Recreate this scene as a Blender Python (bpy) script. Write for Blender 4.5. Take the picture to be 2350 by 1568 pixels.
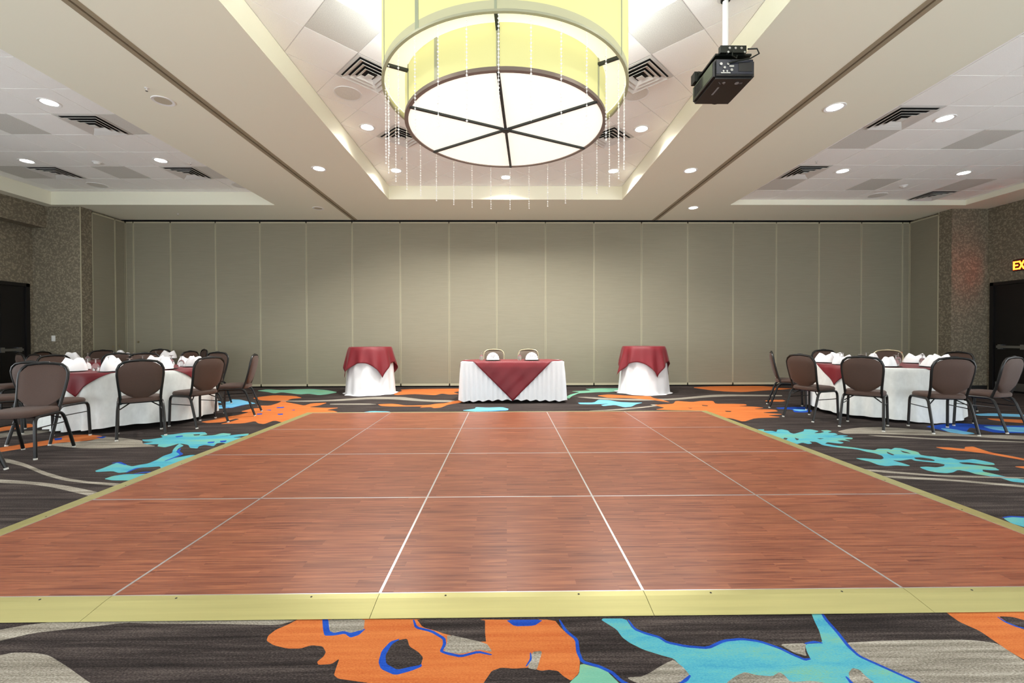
import bpy, bmesh, math, random
from mathutils import Vector, Matrix
from mathutils.geometry import delaunay_2d_cdt
PI = math.pi
S = bpy.context.scene
C = S.collection
for o in list(bpy.data.objects): bpy.data.objects.remove(o)

# ------------------------------------------------------------------ camera
F_PX, EYE = 1008.0, 1.19
cam_d = bpy.data.cameras.new('camera'); cam = bpy.data.objects.new('camera', cam_d); C.objects.link(cam)
cam_d.sensor_fit = 'HORIZONTAL'; cam_d.sensor_width = 36.0; cam_d.lens = 36.0*F_PX/2350.0
cam_d.clip_start = 0.05; cam_d.clip_end = 100
_a, _p, _r = .0129, -.0109, .0026
_f = Vector((math.sin(_a)*math.cos(_p), math.cos(_a)*math.cos(_p), math.sin(_p)))
_x = Vector((math.cos(_a), -math.sin(_a), 0)); _u = _x.cross(_f)
_x2 = _x*math.cos(_r)-_u*math.sin(_r); _u2 = _u*math.cos(_r)+_x*math.sin(_r)
cam.matrix_world = Matrix(((_x2.x,_u2.x,-_f.x,0),(_x2.y,_u2.y,-_f.y,0),(_x2.z,_u2.z,-_f.z,EYE),(0,0,0,1)))
S.camera = cam

# ------------------------------------------------------------------ world, exposure
AMBIENT  = 4.4       # even world fill, let in where the hall is left open behind the camera
w = bpy.data.worlds.new('world'); S.world = w; w.use_nodes = True
w.node_tree.nodes['Background'].inputs[0].default_value = (.92,.97,1,1)
w.node_tree.nodes['Background'].inputs[1].default_value = AMBIENT
S.view_settings.view_transform = 'Standard'; S.view_settings.look = 'None'
S.view_settings.exposure = 0.12; S.view_settings.gamma = 1.0; S.view_settings.use_curve_mapping = False
LAMP_W   = 80.0      # downlight spot power
LENS_E   = 30.0      # visible downlight lens
DISC_E   = 0.62       # chandelier diffusers
SHADE_E  = 0.26      # chandelier fabric

# ------------------------------------------------------------------ materials
def lin(c): return tuple(((v/255)/12.92 if v/255 <= .04045 else ((v/255+.055)/1.055)**2.4) for v in c)
MATS = {}
def pm(name, rgb, rough=.6, metal=0, var=None, bump=None, spec=.5, coat=0, emit=None, trans=0, sheen=0, coord='Object', alpha=1):
    """principled material; var=(scale xyz, amount, detail) colour variation; bump=(scale xyz, strength)"""
    m = bpy.data.materials.new(name); m.use_nodes = True; MATS[name] = m
    nt = m.node_tree; b = nt.nodes['Principled BSDF']; L = nt.links
    col = lin(rgb)+(1,)
    b.inputs['Base Color'].default_value = col
    b.inputs['Roughness'].default_value = rough; b.inputs['Metallic'].default_value = metal
    b.inputs['Specular IOR Level'].default_value = spec
    if coat: b.inputs['Coat Weight'].default_value = coat; b.inputs['Coat Roughness'].default_value = .12
    if trans: b.inputs['Transmission Weight'].default_value = trans
    if sheen: b.inputs['Sheen Weight'].default_value = sheen; b.inputs['Sheen Roughness'].default_value = .4
    if emit: b.inputs['Emission Color'].default_value = lin(emit[0])+(1,); b.inputs['Emission Strength'].default_value = emit[1]
    if var or bump:
        tc = nt.nodes.new('ShaderNodeTexCoord')
        def noise(sc, det):
            mp = nt.nodes.new('ShaderNodeMapping'); mp.inputs['Scale'].default_value = sc
            L.new(tc.outputs[coord], mp.inputs['Vector'])
            n = nt.nodes.new('ShaderNodeTexNoise'); n.inputs['Scale'].default_value = 1; n.inputs['Detail'].default_value = det
            L.new(mp.outputs[0], n.inputs['Vector']); return n
        if var:
            n = noise(var[0], var[2] if len(var) > 2 else 4)
            r = nt.nodes.new('ShaderNodeValToRGB'); a = var[1]
            r.color_ramp.elements[0].position = .3; r.color_ramp.elements[1].position = .7
            r.color_ramp.elements[0].color = tuple(c*(1-a) for c in col[:3])+(1,)
            c2 = lin(var[3])+(1,) if len(var) > 3 else tuple(min(1, c*(1+a)) for c in col[:3])+(1,)
            r.color_ramp.elements[1].color = c2
            L.new(n.outputs['Fac'], r.inputs[0]); L.new(r.outputs[0], b.inputs['Base Color'])
        if bump:
            n = noise(bump[0], 3); bp = nt.nodes.new('ShaderNodeBump'); bp.inputs['Strength'].default_value = bump[1]; bp.inputs['Distance'].default_value = .01
            L.new(n.outputs['Fac'], bp.inputs['Height']); L.new(bp.outputs[0], b.inputs['Normal'])
    return m

pm('soffit', (234,233,214), .75, bump=((60,60,60),.03), coord='Object')
pm('face', (240,238,216), .7)
pm('tile', (252,252,248), .9, var=((90,90,90),.03), bump=((220,220,220),.25))
pm('tbar', (225,224,220), .6)
pm('grille', (214,213,206), .8, var=((160,160,160),.15,1))
pm('vent_white', (216,215,210), .5)
pm('black', (10,10,10), .7)
pm('speaker_grille', (224,222,214), .8, var=((200,200,200),.12,1))
pm('fabric_wall', (138,133,115), .9, var=((3,3,90),.05), bump=((260,260,120),.35))
pm('panel_trim', (180,174,148), .55)
pm('wallpaper', (126,117,99), .8)
pm('black_door', (14,12,13), .35, var=((3,3,40),.2))
pm('door_frame', (16,14,14), .4)
pm('baseboard', (12,11,11), .5)
pm('steel', (168,170,172), .3, 1)
pm('aluminium', (205,205,205), .32, .9)
pm('bronze', (158,146,122), .5, .1)
pm('gold', (176,170,112), .4, .5, var=((1.5,40,1),.06))
pm('frame_black', (11,10,9), .38, .0, spec=.45)
pm('frame_champagne', (190,178,150), .3, .85)
pm('seat_brown', (66,43,31), .62, var=((240,240,240),.18,2), bump=((420,420,420),.3), sheen=.12)
pm('seat_taupe', (92,78,64), .62, var=((240,240,240),.15,2), bump=((420,420,420),.3), sheen=.3)
pm('glide', (190,188,180), .4)
pm('linen', (226,227,230), .75, bump=((420,420,420),.12), sheen=.2)
pm('damask', (220,223,220), .6, var=((22,22,14),.05,3), bump=((30,30,20),.1), sheen=.25)
pm('maroon', (112,11,25), .55, var=((3,3,3),.12), sheen=.1)
pm('napkin', (240,240,242), .8)
pm('charger', (14,14,20), .2, spec=.6)
pm('table_wood', (120,90,60), .5, var=((2,30,30),.2))
pm('table_leg', (30,30,30), .4, .6)
pm('projector_black', (16,16,17), .42, bump=((500,500,500),.1))
pm('projector_side_reflection', (62,70,48), .5)  # black case, with the chandelier's yellow-green reflection put into the colour
pm('projector_rear', (26,30,42), .45)
pm('bracket', (24,28,22), .4, .5)
pm('logo_grey', (120,118,118), .5)
pm('white_paint', (232,232,230), .4)
pm('rim_taupe', (128,114,104), .45, .3)
pm('rim_sage', (168,168,140), .5, .2)
pm('spoke_dark', (52,56,52), .45, .4)
pm('crystal', (250,249,244), .25, 0, spec=.8)
pm('switch_white', (226,226,222), .4)
pm('plate_brass', (150,140,110), .35, .8)
pm('lens', (255,255,255), .5, emit=((255,252,246), LENS_E))
pm('lens_off', (188,180,160), .5)
pm('disc', (250,248,238), .6, emit=((255,251,236), DISC_E))
pm('uplight', (250,248,238), .6, emit=((236,245,255), 13.0))
pm('ring_diffuser', (250,246,230), .6, emit=((255,249,222), .55))
pm('shade', (206,200,134), .8, emit=((240,233,170), SHADE_E))
pm('shade_inner', (206,202,136), .8, emit=((246,240,176), SHADE_E*.8))
pm('shade_unlit', (186,184,148), .8, emit=((190,190,150), .06))  # same drum fabric below the diffuser, its unlit tone put into the colour
pm('shade_seam', (150,156,130), .8, emit=((140,150,120), .12))
pm('sign_letter', (255,110,30), .5, emit=((255,76,14), 26.0))
pm('sign_box', (60,20,14), .5)
def glass_mat():
    m = bpy.data.materials.new('glass'); m.use_nodes = True; MATS['glass'] = m
    b = m.node_tree.nodes['Principled BSDF']
    b.inputs['Base Color'].default_value = (.95,.96,.97,1); b.inputs['Roughness'].default_value = .03
    b.inputs['Transmission Weight'].default_value = .9; b.inputs['IOR'].default_value = 1.2
glass_mat()

def wallpaper_nodes(m):
    nt = m.node_tree; L = nt.links; b = nt.nodes['Principled BSDF']
    tc = nt.nodes.new('ShaderNodeTexCoord')
    n = nt.nodes.new('ShaderNodeTexNoise'); n.inputs['Scale'].default_value = 9; n.inputs['Detail'].default_value = 2; L.new(tc.outputs['Object'], n.inputs['Vector'])
    mx = nt.nodes.new('ShaderNodeMix'); mx.data_type = 'VECTOR'; mx.inputs['Factor'].default_value = .12
    L.new(tc.outputs['Object'], mx.inputs[4]); L.new(n.outputs['Color'], mx.inputs[5])
    v = nt.nodes.new('ShaderNodeTexVoronoi'); v.feature = 'SMOOTH_F1'; v.inputs['Scale'].default_value = 30; L.new(mx.outputs[1], v.inputs['Vector'])
    r = nt.nodes.new('ShaderNodeValToRGB'); r.color_ramp.elements[0].position = .22; r.color_ramp.elements[1].position = .5
    r.color_ramp.elements[0].color = lin((140,132,112))+(1,); r.color_ramp.elements[1].color = lin((108,100,84))+(1,)
    L.new(v.outputs['Distance'], r.inputs[0]); L.new(r.outputs[0], b.inputs['Base Color'])
wallpaper_nodes(MATS['wallpaper'])

def carpet_mat(key, c0, c1, c2=None, sy=24, gr=.75):
    """cut pile with streaks running across the room"""
    m = bpy.data.materials.new('carpet_'+key); m.use_nodes = True; MATS['carpet_'+key] = m
    nt = m.node_tree; L = nt.links; b = nt.nodes['Principled BSDF']
    b.inputs['Roughness'].default_value = .95; b.inputs['Specular IOR Level'].default_value = .15
    tc = nt.nodes.new('ShaderNodeTexCoord')
    def nz(sc, det, rough=.6):
        mp = nt.nodes.new('ShaderNodeMapping'); mp.inputs['Scale'].default_value = sc; L.new(tc.outputs['Object'], mp.inputs['Vector'])
        n = nt.nodes.new('ShaderNodeTexNoise'); n.inputs['Scale'].default_value = 1; n.inputs['Detail'].default_value = det; n.inputs['Roughness'].default_value = rough
        L.new(mp.outputs[0], n.inputs['Vector']); return n
    n1 = nz((1.1,sy,1), 6, .7); n2 = nz((110,330,200), 2)
    add = nt.nodes.new('ShaderNodeMath'); add.operation = 'MULTIPLY_ADD'; add.inputs[1].default_value = gr; L.new(n2.outputs['Fac'], add.inputs[0])
    sub = nt.nodes.new('ShaderNodeMath'); sub.operation = 'ADD'; sub.inputs[1].default_value = -gr*.5
    L.new(n1.outputs['Fac'], sub.inputs[0]); L.new(sub.outputs[0], add.inputs[2])
    r = nt.nodes.new('ShaderNodeValToRGB'); e = r.color_ramp.elements
    e[0].position = .3; e[1].position = .7; e[0].color = lin(c0)+(1,); e[1].color = lin(c1)+(1,)
    if c2: k = e.new(.5); k.color = lin(c2)+(1,)
    L.new(add.outputs[0], r.inputs[0]); L.new(r.outputs[0], b.inputs['Base Color'])
    bp = nt.nodes.new('ShaderNodeBump'); bp.inputs['Strength'].default_value = .5; bp.inputs['Distance'].default_value = .006
    L.new(n2.outputs['Fac'], bp.inputs['Height']); L.new(bp.outputs[0], b.inputs['Normal'])
carpet_mat('dark', (26,21,20), (90,81,77), (52,45,43)); carpet_mat('grey', (92,86,76), (184,178,166), (140,134,122))
carpet_mat('orange', (176,88,40), (204,122,66)); carpet_mat('aqua', (46,136,172), (128,172,112), (86,166,178), 6, .4)
carpet_mat('green', (104,164,138), (142,176,116), (112,172,150), 8, .4); carpet_mat('blue', (20,58,150), (34,84,186)); carpet_mat('sky', (70,150,206), (136,204,226))

def wood_mat():
    m = bpy.data.materials.new('dance_wood'); m.use_nodes = True; MATS['dance_wood'] = m
    nt = m.node_tree; L = nt.links; b = nt.nodes['Principled BSDF']
    g = nt.nodes.new('ShaderNodeNewGeometry')
    br = nt.nodes.new('ShaderNodeTexBrick'); br.offset = .37; br.offset_frequency = 2; br.squash = 1
    br.inputs['Scale'].default_value = 1; br.inputs['Brick Width'].default_value = .52; br.inputs['Row Height'].default_value = .0603
    br.inputs['Mortar Size'].default_value = .0006; br.inputs['Bias'].default_value = 0
    br.inputs['Color1'].default_value = (0,0,0,1); br.inputs['Color2'].default_value = (1,1,1,1); br.inputs['Mortar'].default_value = (.2,.2,.2,1)
    L.new(g.outputs['Position'], br.inputs['Vector'])
    sep = nt.nodes.new('ShaderNodeSeparateColor'); L.new(br.outputs['Color'], sep.inputs[0])
    mp = nt.nodes.new('ShaderNodeMapping'); mp.inputs['Scale'].default_value = (3.0,60,1); L.new(g.outputs['Position'], mp.inputs['Vector'])
    ad = nt.nodes.new('ShaderNodeVectorMath'); ad.operation = 'ADD'
    cb = nt.nodes.new('ShaderNodeCombineXYZ'); ml = nt.nodes.new('ShaderNodeMath'); ml.operation = 'MULTIPLY'; ml.inputs[1].default_value = 37
    L.new(sep.outputs[0], ml.inputs[0]); L.new(ml.outputs[0], cb.inputs[0]); L.new(ml.outputs[0], cb.inputs[2])
    L.new(mp.outputs[0], ad.inputs[0]); L.new(cb.outputs[0], ad.inputs[1])
    n = nt.nodes.new('ShaderNodeTexNoise'); n.inputs['Scale'].default_value = 1; n.inputs['Detail'].default_value = 6; n.inputs['Distortion'].default_value = .6; L.new(ad.outputs[0], n.inputs['Vector'])
    r = nt.nodes.new('ShaderNodeValToRGB'); e = r.color_ramp.elements
    e[0].position = .28; e[1].position = .72; e[0].color = lin((104,54,38))+(1,); e[1].color = lin((160,99,68))+(1,)
    k = e.new(.48); k.color = lin((134,77,54))+(1,)
    L.new(n.outputs['Fac'], r.inputs[0])
    hs = nt.nodes.new('ShaderNodeHueSaturation'); mr = nt.nodes.new('ShaderNodeMapRange'); mr.inputs[3].default_value = .9; mr.inputs[4].default_value = 1.1
    L.new(sep.outputs[0], mr.inputs[0]); L.new(mr.outputs[0], hs.inputs['Value']); L.new(r.outputs[0], hs.inputs['Color'])
    L.new(hs.outputs[0], b.inputs['Base Color'])
    b.inputs['Roughness'].default_value = .36; b.inputs['Specular IOR Level'].default_value = .3
    bp = nt.nodes.new('ShaderNodeBump'); bp.inputs['Strength'].default_value = .06; bp.inputs['Distance'].default_value = .004; L.new(n.outputs['Fac'], bp.inputs['Height']); L.new(bp.outputs[0], b.inputs['Normal'])
wood_mat()

# ------------------------------------------------------------------ helpers
class MB:
    """collects shapes; build() links them as ONE mesh object"""
    def __init__(s): s.v = []; s.f = []; s.m = []; s.k = 0
    def add(s, vs, fs):
        o = len(s.v); s.v += [tuple(p) for p in vs]; s.f += [tuple(i+o for i in f) for f in fs]; s.m += [s.k]*len(fs); return s
    def box(s, x0, x1, y0, y1, z0, z1, M=None):
        vs = [Vector((x, y, z)) for z in (z0, z1) for y in (y0, y1) for x in (x0, x1)]
        if M: vs = [M @ p for p in vs]
        return s.add(vs, [(0,2,3,1),(4,5,7,6),(0,1,5,4),(1,3,7,5),(3,2,6,7),(2,0,4,6)])
    def rings(s, rs, cap0=True, cap1=True, closed=True):
        n = len(rs[0]); vs = [p for r in rs for p in r]; fs = []
        for i in range(len(rs)-1):
            for j in range(n if closed else n-1):
                a, b = i*n+j, i*n+(j+1) % n; fs.append((a, b, b+n, a+n))
        if cap0: fs.append(tuple(range(n-1, -1, -1)))
        if cap1: fs.append(tuple((len(rs)-1)*n+j for j in range(n)))
        return s.add(vs, fs)
    def lathe(s, prof, n=24, c=(0,0,0), cap0=True, cap1=True, M=None):
        rs = []
        for r, z in prof:
            ring = [Vector((c[0]+r*math.cos(2*PI*j/n), c[1]+r*math.sin(2*PI*j/n), c[2]+z)) for j in range(n)]
            rs.append([M @ p for p in ring] if M else ring)
        return s.rings(rs, cap0, cap1)
    def cyl(s, a, b, r, n=10, r2=None):
        return s.tube([a, b], r, n, rr=[r, r2 if r2 is not None else r])
    def tube(s, pts, r, n=8, rr=None, closed=False):
        pts = [Vector(p) for p in pts]; N = len(pts); rs = []; up = None
        for i, p in enumerate(pts):
            t = ((pts[(i+1) % N]-pts[i-1]) if closed else (pts[min(i+1,N-1)]-pts[max(i-1,0)])).normalized()
            if up is None:
                up = Vector((0,0,1)) if abs(t.z) < .9 else Vector((1,0,0))
            x = t.cross(up).normalized(); up = x.cross(t).normalized()
            q = rr[i] if rr else r
            rs.append([p+x*q*math.cos(2*PI*j/n)+up*q*math.sin(2*PI*j/n) for j in range(n)])
        if closed: rs.append(rs[0]); return s.rings(rs, False, False)
        return s.rings(rs)
    def prism(s, poly, z0, z1, M=None):
        n = len(poly); vs = [Vector((x, y, z0)) for x, y in poly]+[Vector((x, y, z1)) for x, y in poly]
        if M: vs = [M @ p for p in vs]
        return s.add(vs, [tuple(range(n-1,-1,-1)), tuple(range(n,2*n))]+[(i,(i+1)%n,(i+1)%n+n,i+n) for i in range(n)])
    def mesh(s, name, mats, smooth=False, bevel=0):
        me = bpy.data.meshes.new(name); me.from_pydata(s.v, [], s.f)
        for m in (mats if isinstance(mats, (list, tuple)) else [mats]): me.materials.append(MATS[m])
        bm = bmesh.new(); bm.from_mesh(me)
        if any(s.m):
            bm.faces.ensure_lookup_table()
            for f, k in zip(bm.faces, s.m): f.material_index = k
        bmesh.ops.recalc_face_normals(bm, faces=bm.faces)
        if bevel: bmesh.ops.bevel(bm, geom=list(bm.edges), offset=bevel, segments=2, affect='EDGES', clamp_overlap=True)
        bm.to_mesh(me); bm.free()
        if smooth:
            me.polygons.foreach_set('use_smooth', [True]*len(me.polygons))
            me.set_sharp_from_angle(angle=smooth if isinstance(smooth, float) else math.radians(40))
        me.update(); return me
    def build(s, name, mats, parent=None, smooth=False, bevel=0):
        return link(name, s.mesh(name, mats, smooth, bevel), parent)
def link(name, me, parent=None, loc=None, rz=None):
    o = bpy.data.objects.new(name, me); C.objects.link(o)
    if parent: o.parent = parent
    if loc: o.location = loc
    if rz is not None: o.rotation_euler = (0,0,rz)
    return o
def tag(o, label=None, cat=None, group=None, kind=None):
    if label: o['label'] = label
    if cat: o['category'] = cat
    if group: o['group'] = group
    if kind: o['kind'] = kind
    return o
def thing(name, label, cat, loc=(0,0,0), rz=0, group=None):
    return tag(link(name, None, None, loc, rz), label, cat, group)
def struct(o): o['kind'] = 'structure'; return o
def dup(root, loc, rz, label=None, group=None):
    def cp(o, par):
        c = o.copy(); C.objects.link(c); c.parent = par
        for ch in o.children: cp(ch, c)
        return c
    r = cp(root, None); r.location = loc; r.rotation_euler = (0,0,rz)
    if label: r['label'] = label
    if group: r['group'] = group
    return r
def interp(x, xs, ys):
    if x <= xs[0]: return ys[0]
    for i in range(1, len(xs)):
        if x <= xs[i]: t = (x-xs[i-1])/(xs[i]-xs[i-1]); return ys[i-1]+t*(ys[i]-ys[i-1])
    return ys[-1]

# ------------------------------------------------------------------ the room shell
ZS, ZC, ZR = 3.95, 4.22, 4.06          # soffit underside, tray ceilings (left and centre), right tray
WY, XL, XR = 10.45, -9.95, 10.5        # partition plane, side walls
YB = -.8                              # hall left open behind here to let the world fill in
YW = 5.0                               # full side walls start here; nearer they are left open for the fill
CARPET = [
 ('grey',0,[-2.099,1.786,-2.069,1.806,-1.985,1.836,-1.776,1.876,-0.88,1.849,-0.946,1.815,-1.181,1.826,-1.461,1.833,-1.596,1.841,-1.736,1.814,-1.91,1.783,-1.993,1.739,-2.023,1.721]),
 ('grey',0,[-1.942,1.637,-1.902,1.659,-1.868,1.673,-1.791,1.671,-1.718,1.656,-1.595,1.599,-1.488,1.545,-1.405,1.504,-1.313,1.413,-1.686,1.419]),
 ('orange',0,[-0.944,1.722,-0.953,1.751,-0.941,1.787,-0.904,1.821,-0.879,1.856,-0.0252,1.835,0.199,1.831,0.224,1.767,0.266,1.72,0.269,1.683,0.266,1.635,0.266,1.59,0.254,1.537,0.221,1.502,0.197,1.523,0.18,1.548,0.149,1.554,0.121,1.549,0.082,1.566,0.0259,1.561,-0.022,1.567,-0.0551,1.552,-0.0697,1.522,-0.0836,1.493,-0.0937,1.411,-0.416,1.407,-0.474,1.504,-0.531,1.514,-0.589,1.525,-0.61,1.541,-0.615,1.572,-0.621,1.621,-0.639,1.594,-0.686,1.591,-0.697,1.606,-0.684,1.633,-0.685,1.656,-0.71,1.687,-0.756,1.694,-0.79,1.676,-0.841,1.677,-0.902,1.696]),
 ('blue',0,[-0.782,1.855,-0.756,1.854,-0.72,1.776,-0.698,1.765,-0.663,1.778,-0.631,1.764,-0.604,1.777,-0.576,1.788,-0.591,1.75,-0.62,1.733,-0.651,1.758,-0.691,1.747,-0.728,1.747,-0.749,1.784]),
 ('grey',0,[-0.756,1.854,-0.601,1.852,-0.583,1.781,-0.603,1.774,-0.63,1.762,-0.662,1.775,-0.697,1.763,-0.72,1.776]),
 ('blue',0,[-0.421,1.726,-0.456,1.71,-0.476,1.659,-0.472,1.602,-0.453,1.567,-0.395,1.537,-0.341,1.557,-0.307,1.577,-0.317,1.599,-0.4,1.59,-0.435,1.601]),
 ('dark',0,[-0.427,1.717,-0.394,1.725,-0.376,1.681,-0.336,1.651,-0.312,1.622,-0.313,1.585,-0.353,1.575,-0.393,1.562,-0.441,1.593,-0.455,1.635,-0.447,1.692]),
 ('dark',0,[-0.384,1.848,-0.093,1.843,-0.0886,1.752,-0.0815,1.695,-0.249,1.749,-0.287,1.769,-0.345,1.791]),
 ('grey',0,[-0.24,1.748,-0.0815,1.695,-0.0541,1.646,-0.109,1.659,-0.175,1.636,-0.235,1.649,-0.241,1.667,-0.233,1.697]),
 ('blue',0.013,[-0.394,1.841,-0.373,1.791,-0.305,1.767,-0.249,1.723,-0.242,1.691,-0.25,1.653,-0.225,1.641,-0.173,1.625,-0.109,1.648,-0.0578,1.631]),
 ('grey',0,[0.0946,1.644,0.133,1.649,0.114,1.581,0.105,1.554,0.0723,1.563]),
 ('blue',0.008,[0.0877,1.64,0.0875,1.606,0.0678,1.571]),
 ('blue',0,[-0.00647,1.834,0.153,1.832,0.113,1.793,0.0302,1.791]),
 ('green',0,[0.266,1.584,0.351,1.551,0.378,1.5,0.399,1.461,0.402,1.394,0.152,1.398,0.216,1.497,0.253,1.532]),
 ('blue',0.014,[0.22,1.83,0.237,1.76,0.273,1.708,0.267,1.641,0.275,1.59,0.331,1.567,0.372,1.537,0.394,1.498,0.425,1.475,0.449,1.428]),
 ('aqua',0,[0.388,1.835,0.5,1.833,0.51,1.769,0.547,1.742,0.594,1.721,0.617,1.689,0.685,1.664,0.765,1.65,0.845,1.692,0.921,1.703,0.984,1.689,1.039,1.652,1.067,1.616,1.09,1.587,1.118,1.592,1.129,1.627,1.149,1.668,1.222,1.673,1.259,1.743,1.28,1.798,1.319,1.887,1.362,1.886,1.338,1.826,1.322,1.742,1.307,1.653,1.307,1.601,1.348,1.561,1.382,1.508,1.411,1.473,1.401,1.378,0.531,1.392,0.59,1.487,0.636,1.515,0.631,1.552,0.614,1.601,0.575,1.618,0.518,1.648,0.477,1.685,0.455,1.717,0.445,1.764]),
 ('grey',0,[0.612,1.595,0.633,1.557,0.641,1.52,0.59,1.487,0.463,1.474,0.413,1.514,0.477,1.518,0.577,1.579]),
 ('grey',0,[1.05,1.67,1.158,1.674,1.125,1.632,1.113,1.604,1.079,1.622]),
 ('grey',0,[0.75,1.484,0.806,1.518,0.841,1.532,0.876,1.517,0.927,1.511,0.963,1.53,0.973,1.515,0.973,1.485,1.053,1.489,1.111,1.473,1.022,1.393,0.699,1.398]),
 ('grey',0,[1.203,1.521,1.237,1.545,1.255,1.536,1.253,1.505,1.259,1.476,1.209,1.399,1.136,1.4,1.18,1.482]),
 ('grey',0,[1.304,1.672,1.452,1.682,1.631,1.685,1.804,1.682,1.896,1.662,1.889,1.569,1.899,1.51,1.717,1.365,1.392,1.37,1.411,1.473,1.382,1.508,1.348,1.561,1.307,1.601]),
 ('orange',0,[1.904,1.917,2.308,1.918,2.544,1.906,1.915,1.432,1.896,1.574,1.891,1.62,1.896,1.662,1.903,1.732,1.879,1.788,1.885,1.839]),
 ('dark',0,[2.081,1.821,2.137,1.816,2.164,1.79,2.208,1.766,2.146,1.715,2.089,1.736,2.074,1.778]),
 ('blue',0.012,[2.073,1.817,2.069,1.782,2.083,1.754,2.12,1.731]),
 ('blue',0.013,[0.508,1.826,0.518,1.766,0.555,1.739,0.601,1.717,0.621,1.687,0.685,1.664,0.766,1.653,0.845,1.692,0.92,1.701,0.983,1.687,1.038,1.649,1.066,1.614,1.094,1.587,1.118,1.592]),
 ('blue',0.013,[1.151,1.671,1.196,1.68,1.222,1.673]),
 ('blue',0.013,[1.359,1.879,1.337,1.812,1.326,1.735,1.307,1.653,1.307,1.601,1.344,1.556,1.382,1.508,1.414,1.468,1.428,1.413]),
 ('blue',0.013,[0.642,1.52,0.618,1.499,0.588,1.482]),
 ('blue',0.013,[1.183,1.506,1.18,1.477,1.172,1.444]),
 ('aqua',0,[-4.256,5.166,-4.173,5.179,-4.093,5.275,-4.222,5.397,-4.107,5.434,-4.022,5.541,-3.802,5.57,-3.667,5.424,-3.72,5.344,-3.566,5.381,-3.537,5.503,-3.399,5.458,-3.359,5.336,-3.459,5.299,-3.3,5.415,-3.188,5.47,-3.139,5.354,-3.274,5.255,-3.025,5.249,-2.977,5.135,-3.133,5.139,-3.134,5.031,-3.023,4.959,-3.019,4.871,-3.214,4.998,-3.258,4.964,-3.202,4.83,-3.346,4.899,-3.365,4.833,-3.314,4.737,-3.417,4.77,-3.528,4.903,-3.678,4.974,-3.685,4.874,-3.706,4.796,-3.823,4.844,-3.886,4.945,-4.026,4.935,-4.099,4.984,-4.021,5.052,-4.158,5.077]),
 ('dark',0,[-3.85,5.428,-3.776,5.451,-3.739,5.385,-3.791,5.37]),
 ('blue',0,[-3.407,5.038,-3.336,5.057,-3.306,4.986,-3.364,4.974]),
 ('blue',0,[-3.303,5.085,-3.236,5.112,-3.198,5.026,-3.24,5.012]),
 ('blue',0,[-3.991,5.327,-3.937,5.374,-3.892,5.325,-3.938,5.279]),
 ('aqua',0,[-3.678,4.974,-3.602,4.807,-3.531,4.68,-3.448,4.56,-3.452,4.447,-3.406,4.313,-3.39,4.187,-3.435,4.14,-3.464,4.094,-3.56,4.143,-3.709,4.219,-3.708,4.17,-3.684,4.053,-3.682,3.964,-3.637,3.928,-3.514,3.951,-3.415,3.898,-3.364,3.914,-3.384,4.046,-3.279,4.067,-3.202,4.088,-3.123,3.996,-3.085,3.973,-3.083,4.04,-3.146,4.158,-3.12,4.256,-3.09,4.332,-3.088,4.412,-3.081,4.466,-3.199,4.486,-3.252,4.415,-3.285,4.363,-3.293,4.259,-3.317,4.444,-3.313,4.5,-3.446,4.618,-3.522,4.741,-3.553,4.87]),
 ('aqua',0,[-3.394,3.732,-3.39,3.811,-3.321,3.863,-3.203,3.86,-3.044,3.886,-2.982,3.743,-3.078,3.65,-3.135,3.689,-3.284,3.692]),
 ('blue',0.03,[-3.498,4.741,-3.434,4.618,-3.313,4.511,-3.296,4.416,-3.293,4.259]),
 ('blue',0.03,[-3.746,4.205,-3.708,4.234,-3.56,4.143]),
 ('blue',0.03,[-3.357,3.905,-3.376,4.037,-3.337,4.054]),
 ('blue',0.03,[-3.255,3.861,-3.219,3.911,-3.094,3.917]),
 ('blue',0.03,[-3.105,4.086,-3.109,4.24,-3.08,4.401]),
 ('grey',0,[-5.169,4.458,-5.016,4.401,-4.897,4.372,-4.567,4.213,-4.115,3.951,-3.729,3.759,-3.459,3.669,-3.24,3.628,-3.056,3.595,-3.025,3.531,-3.258,3.581,-3.472,3.633,-3.696,3.7,-4.004,3.844,-4.475,4.116,-4.765,4.242,-5.012,4.323]),
 ('grey',0,[-4.376,3.772,-4.264,3.739,-4.083,3.709,-3.799,3.647,-3.542,3.57,-3.263,3.461,-3.098,3.393,-3.073,3.305,-3.332,3.414,-3.626,3.536,-3.882,3.612,-4.159,3.647,-4.264,3.675]),
 ('grey',0,[-4.979,5.075,-4.807,5.106,-4.843,5.332,-4.628,5.288,-4.217,5.129,-4.099,4.984,-3.823,4.844,-4.058,4.817,-4.325,4.76,-4.633,4.786,-5.023,4.905,-5.126,4.974]),
 ('orange',0,[-6.833,5.899,-6.705,5.992,-6.644,6.193,-6.32,5.982,-6.355,5.887,-6.435,5.75,-6.46,5.576]),
 ('grey',0,[-6.36,5.49,-6.256,5.657,-5.968,5.738,-5.767,5.689,-5.831,5.518,-6,5.36,-6.08,5.247]),
 ('orange',0,[-5.333,5.192,-5.375,5.425,-5.139,5.46,-4.898,5.373,-4.807,5.254,-4.842,5.143,-4.944,5.074,-5.08,5.042,-5.106,4.907,-5.211,4.78,-5.304,4.602,-5.518,4.788,-5.442,4.948,-5.373,5.084]),
 ('blue',0,[-5.351,5.252,-5.309,5.305,-5.201,5.189,-5.242,5.153]),
 ('blue',0,[-4.936,5.319,-4.821,5.348,-4.775,5.238]),
 ('aqua',0,[-7.903,6.864,-7.82,6.992,-7.837,7.198,-7.618,7.192,-7.37,6.98,-7.481,6.891,-7.526,6.728,-7.541,6.549]),
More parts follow.
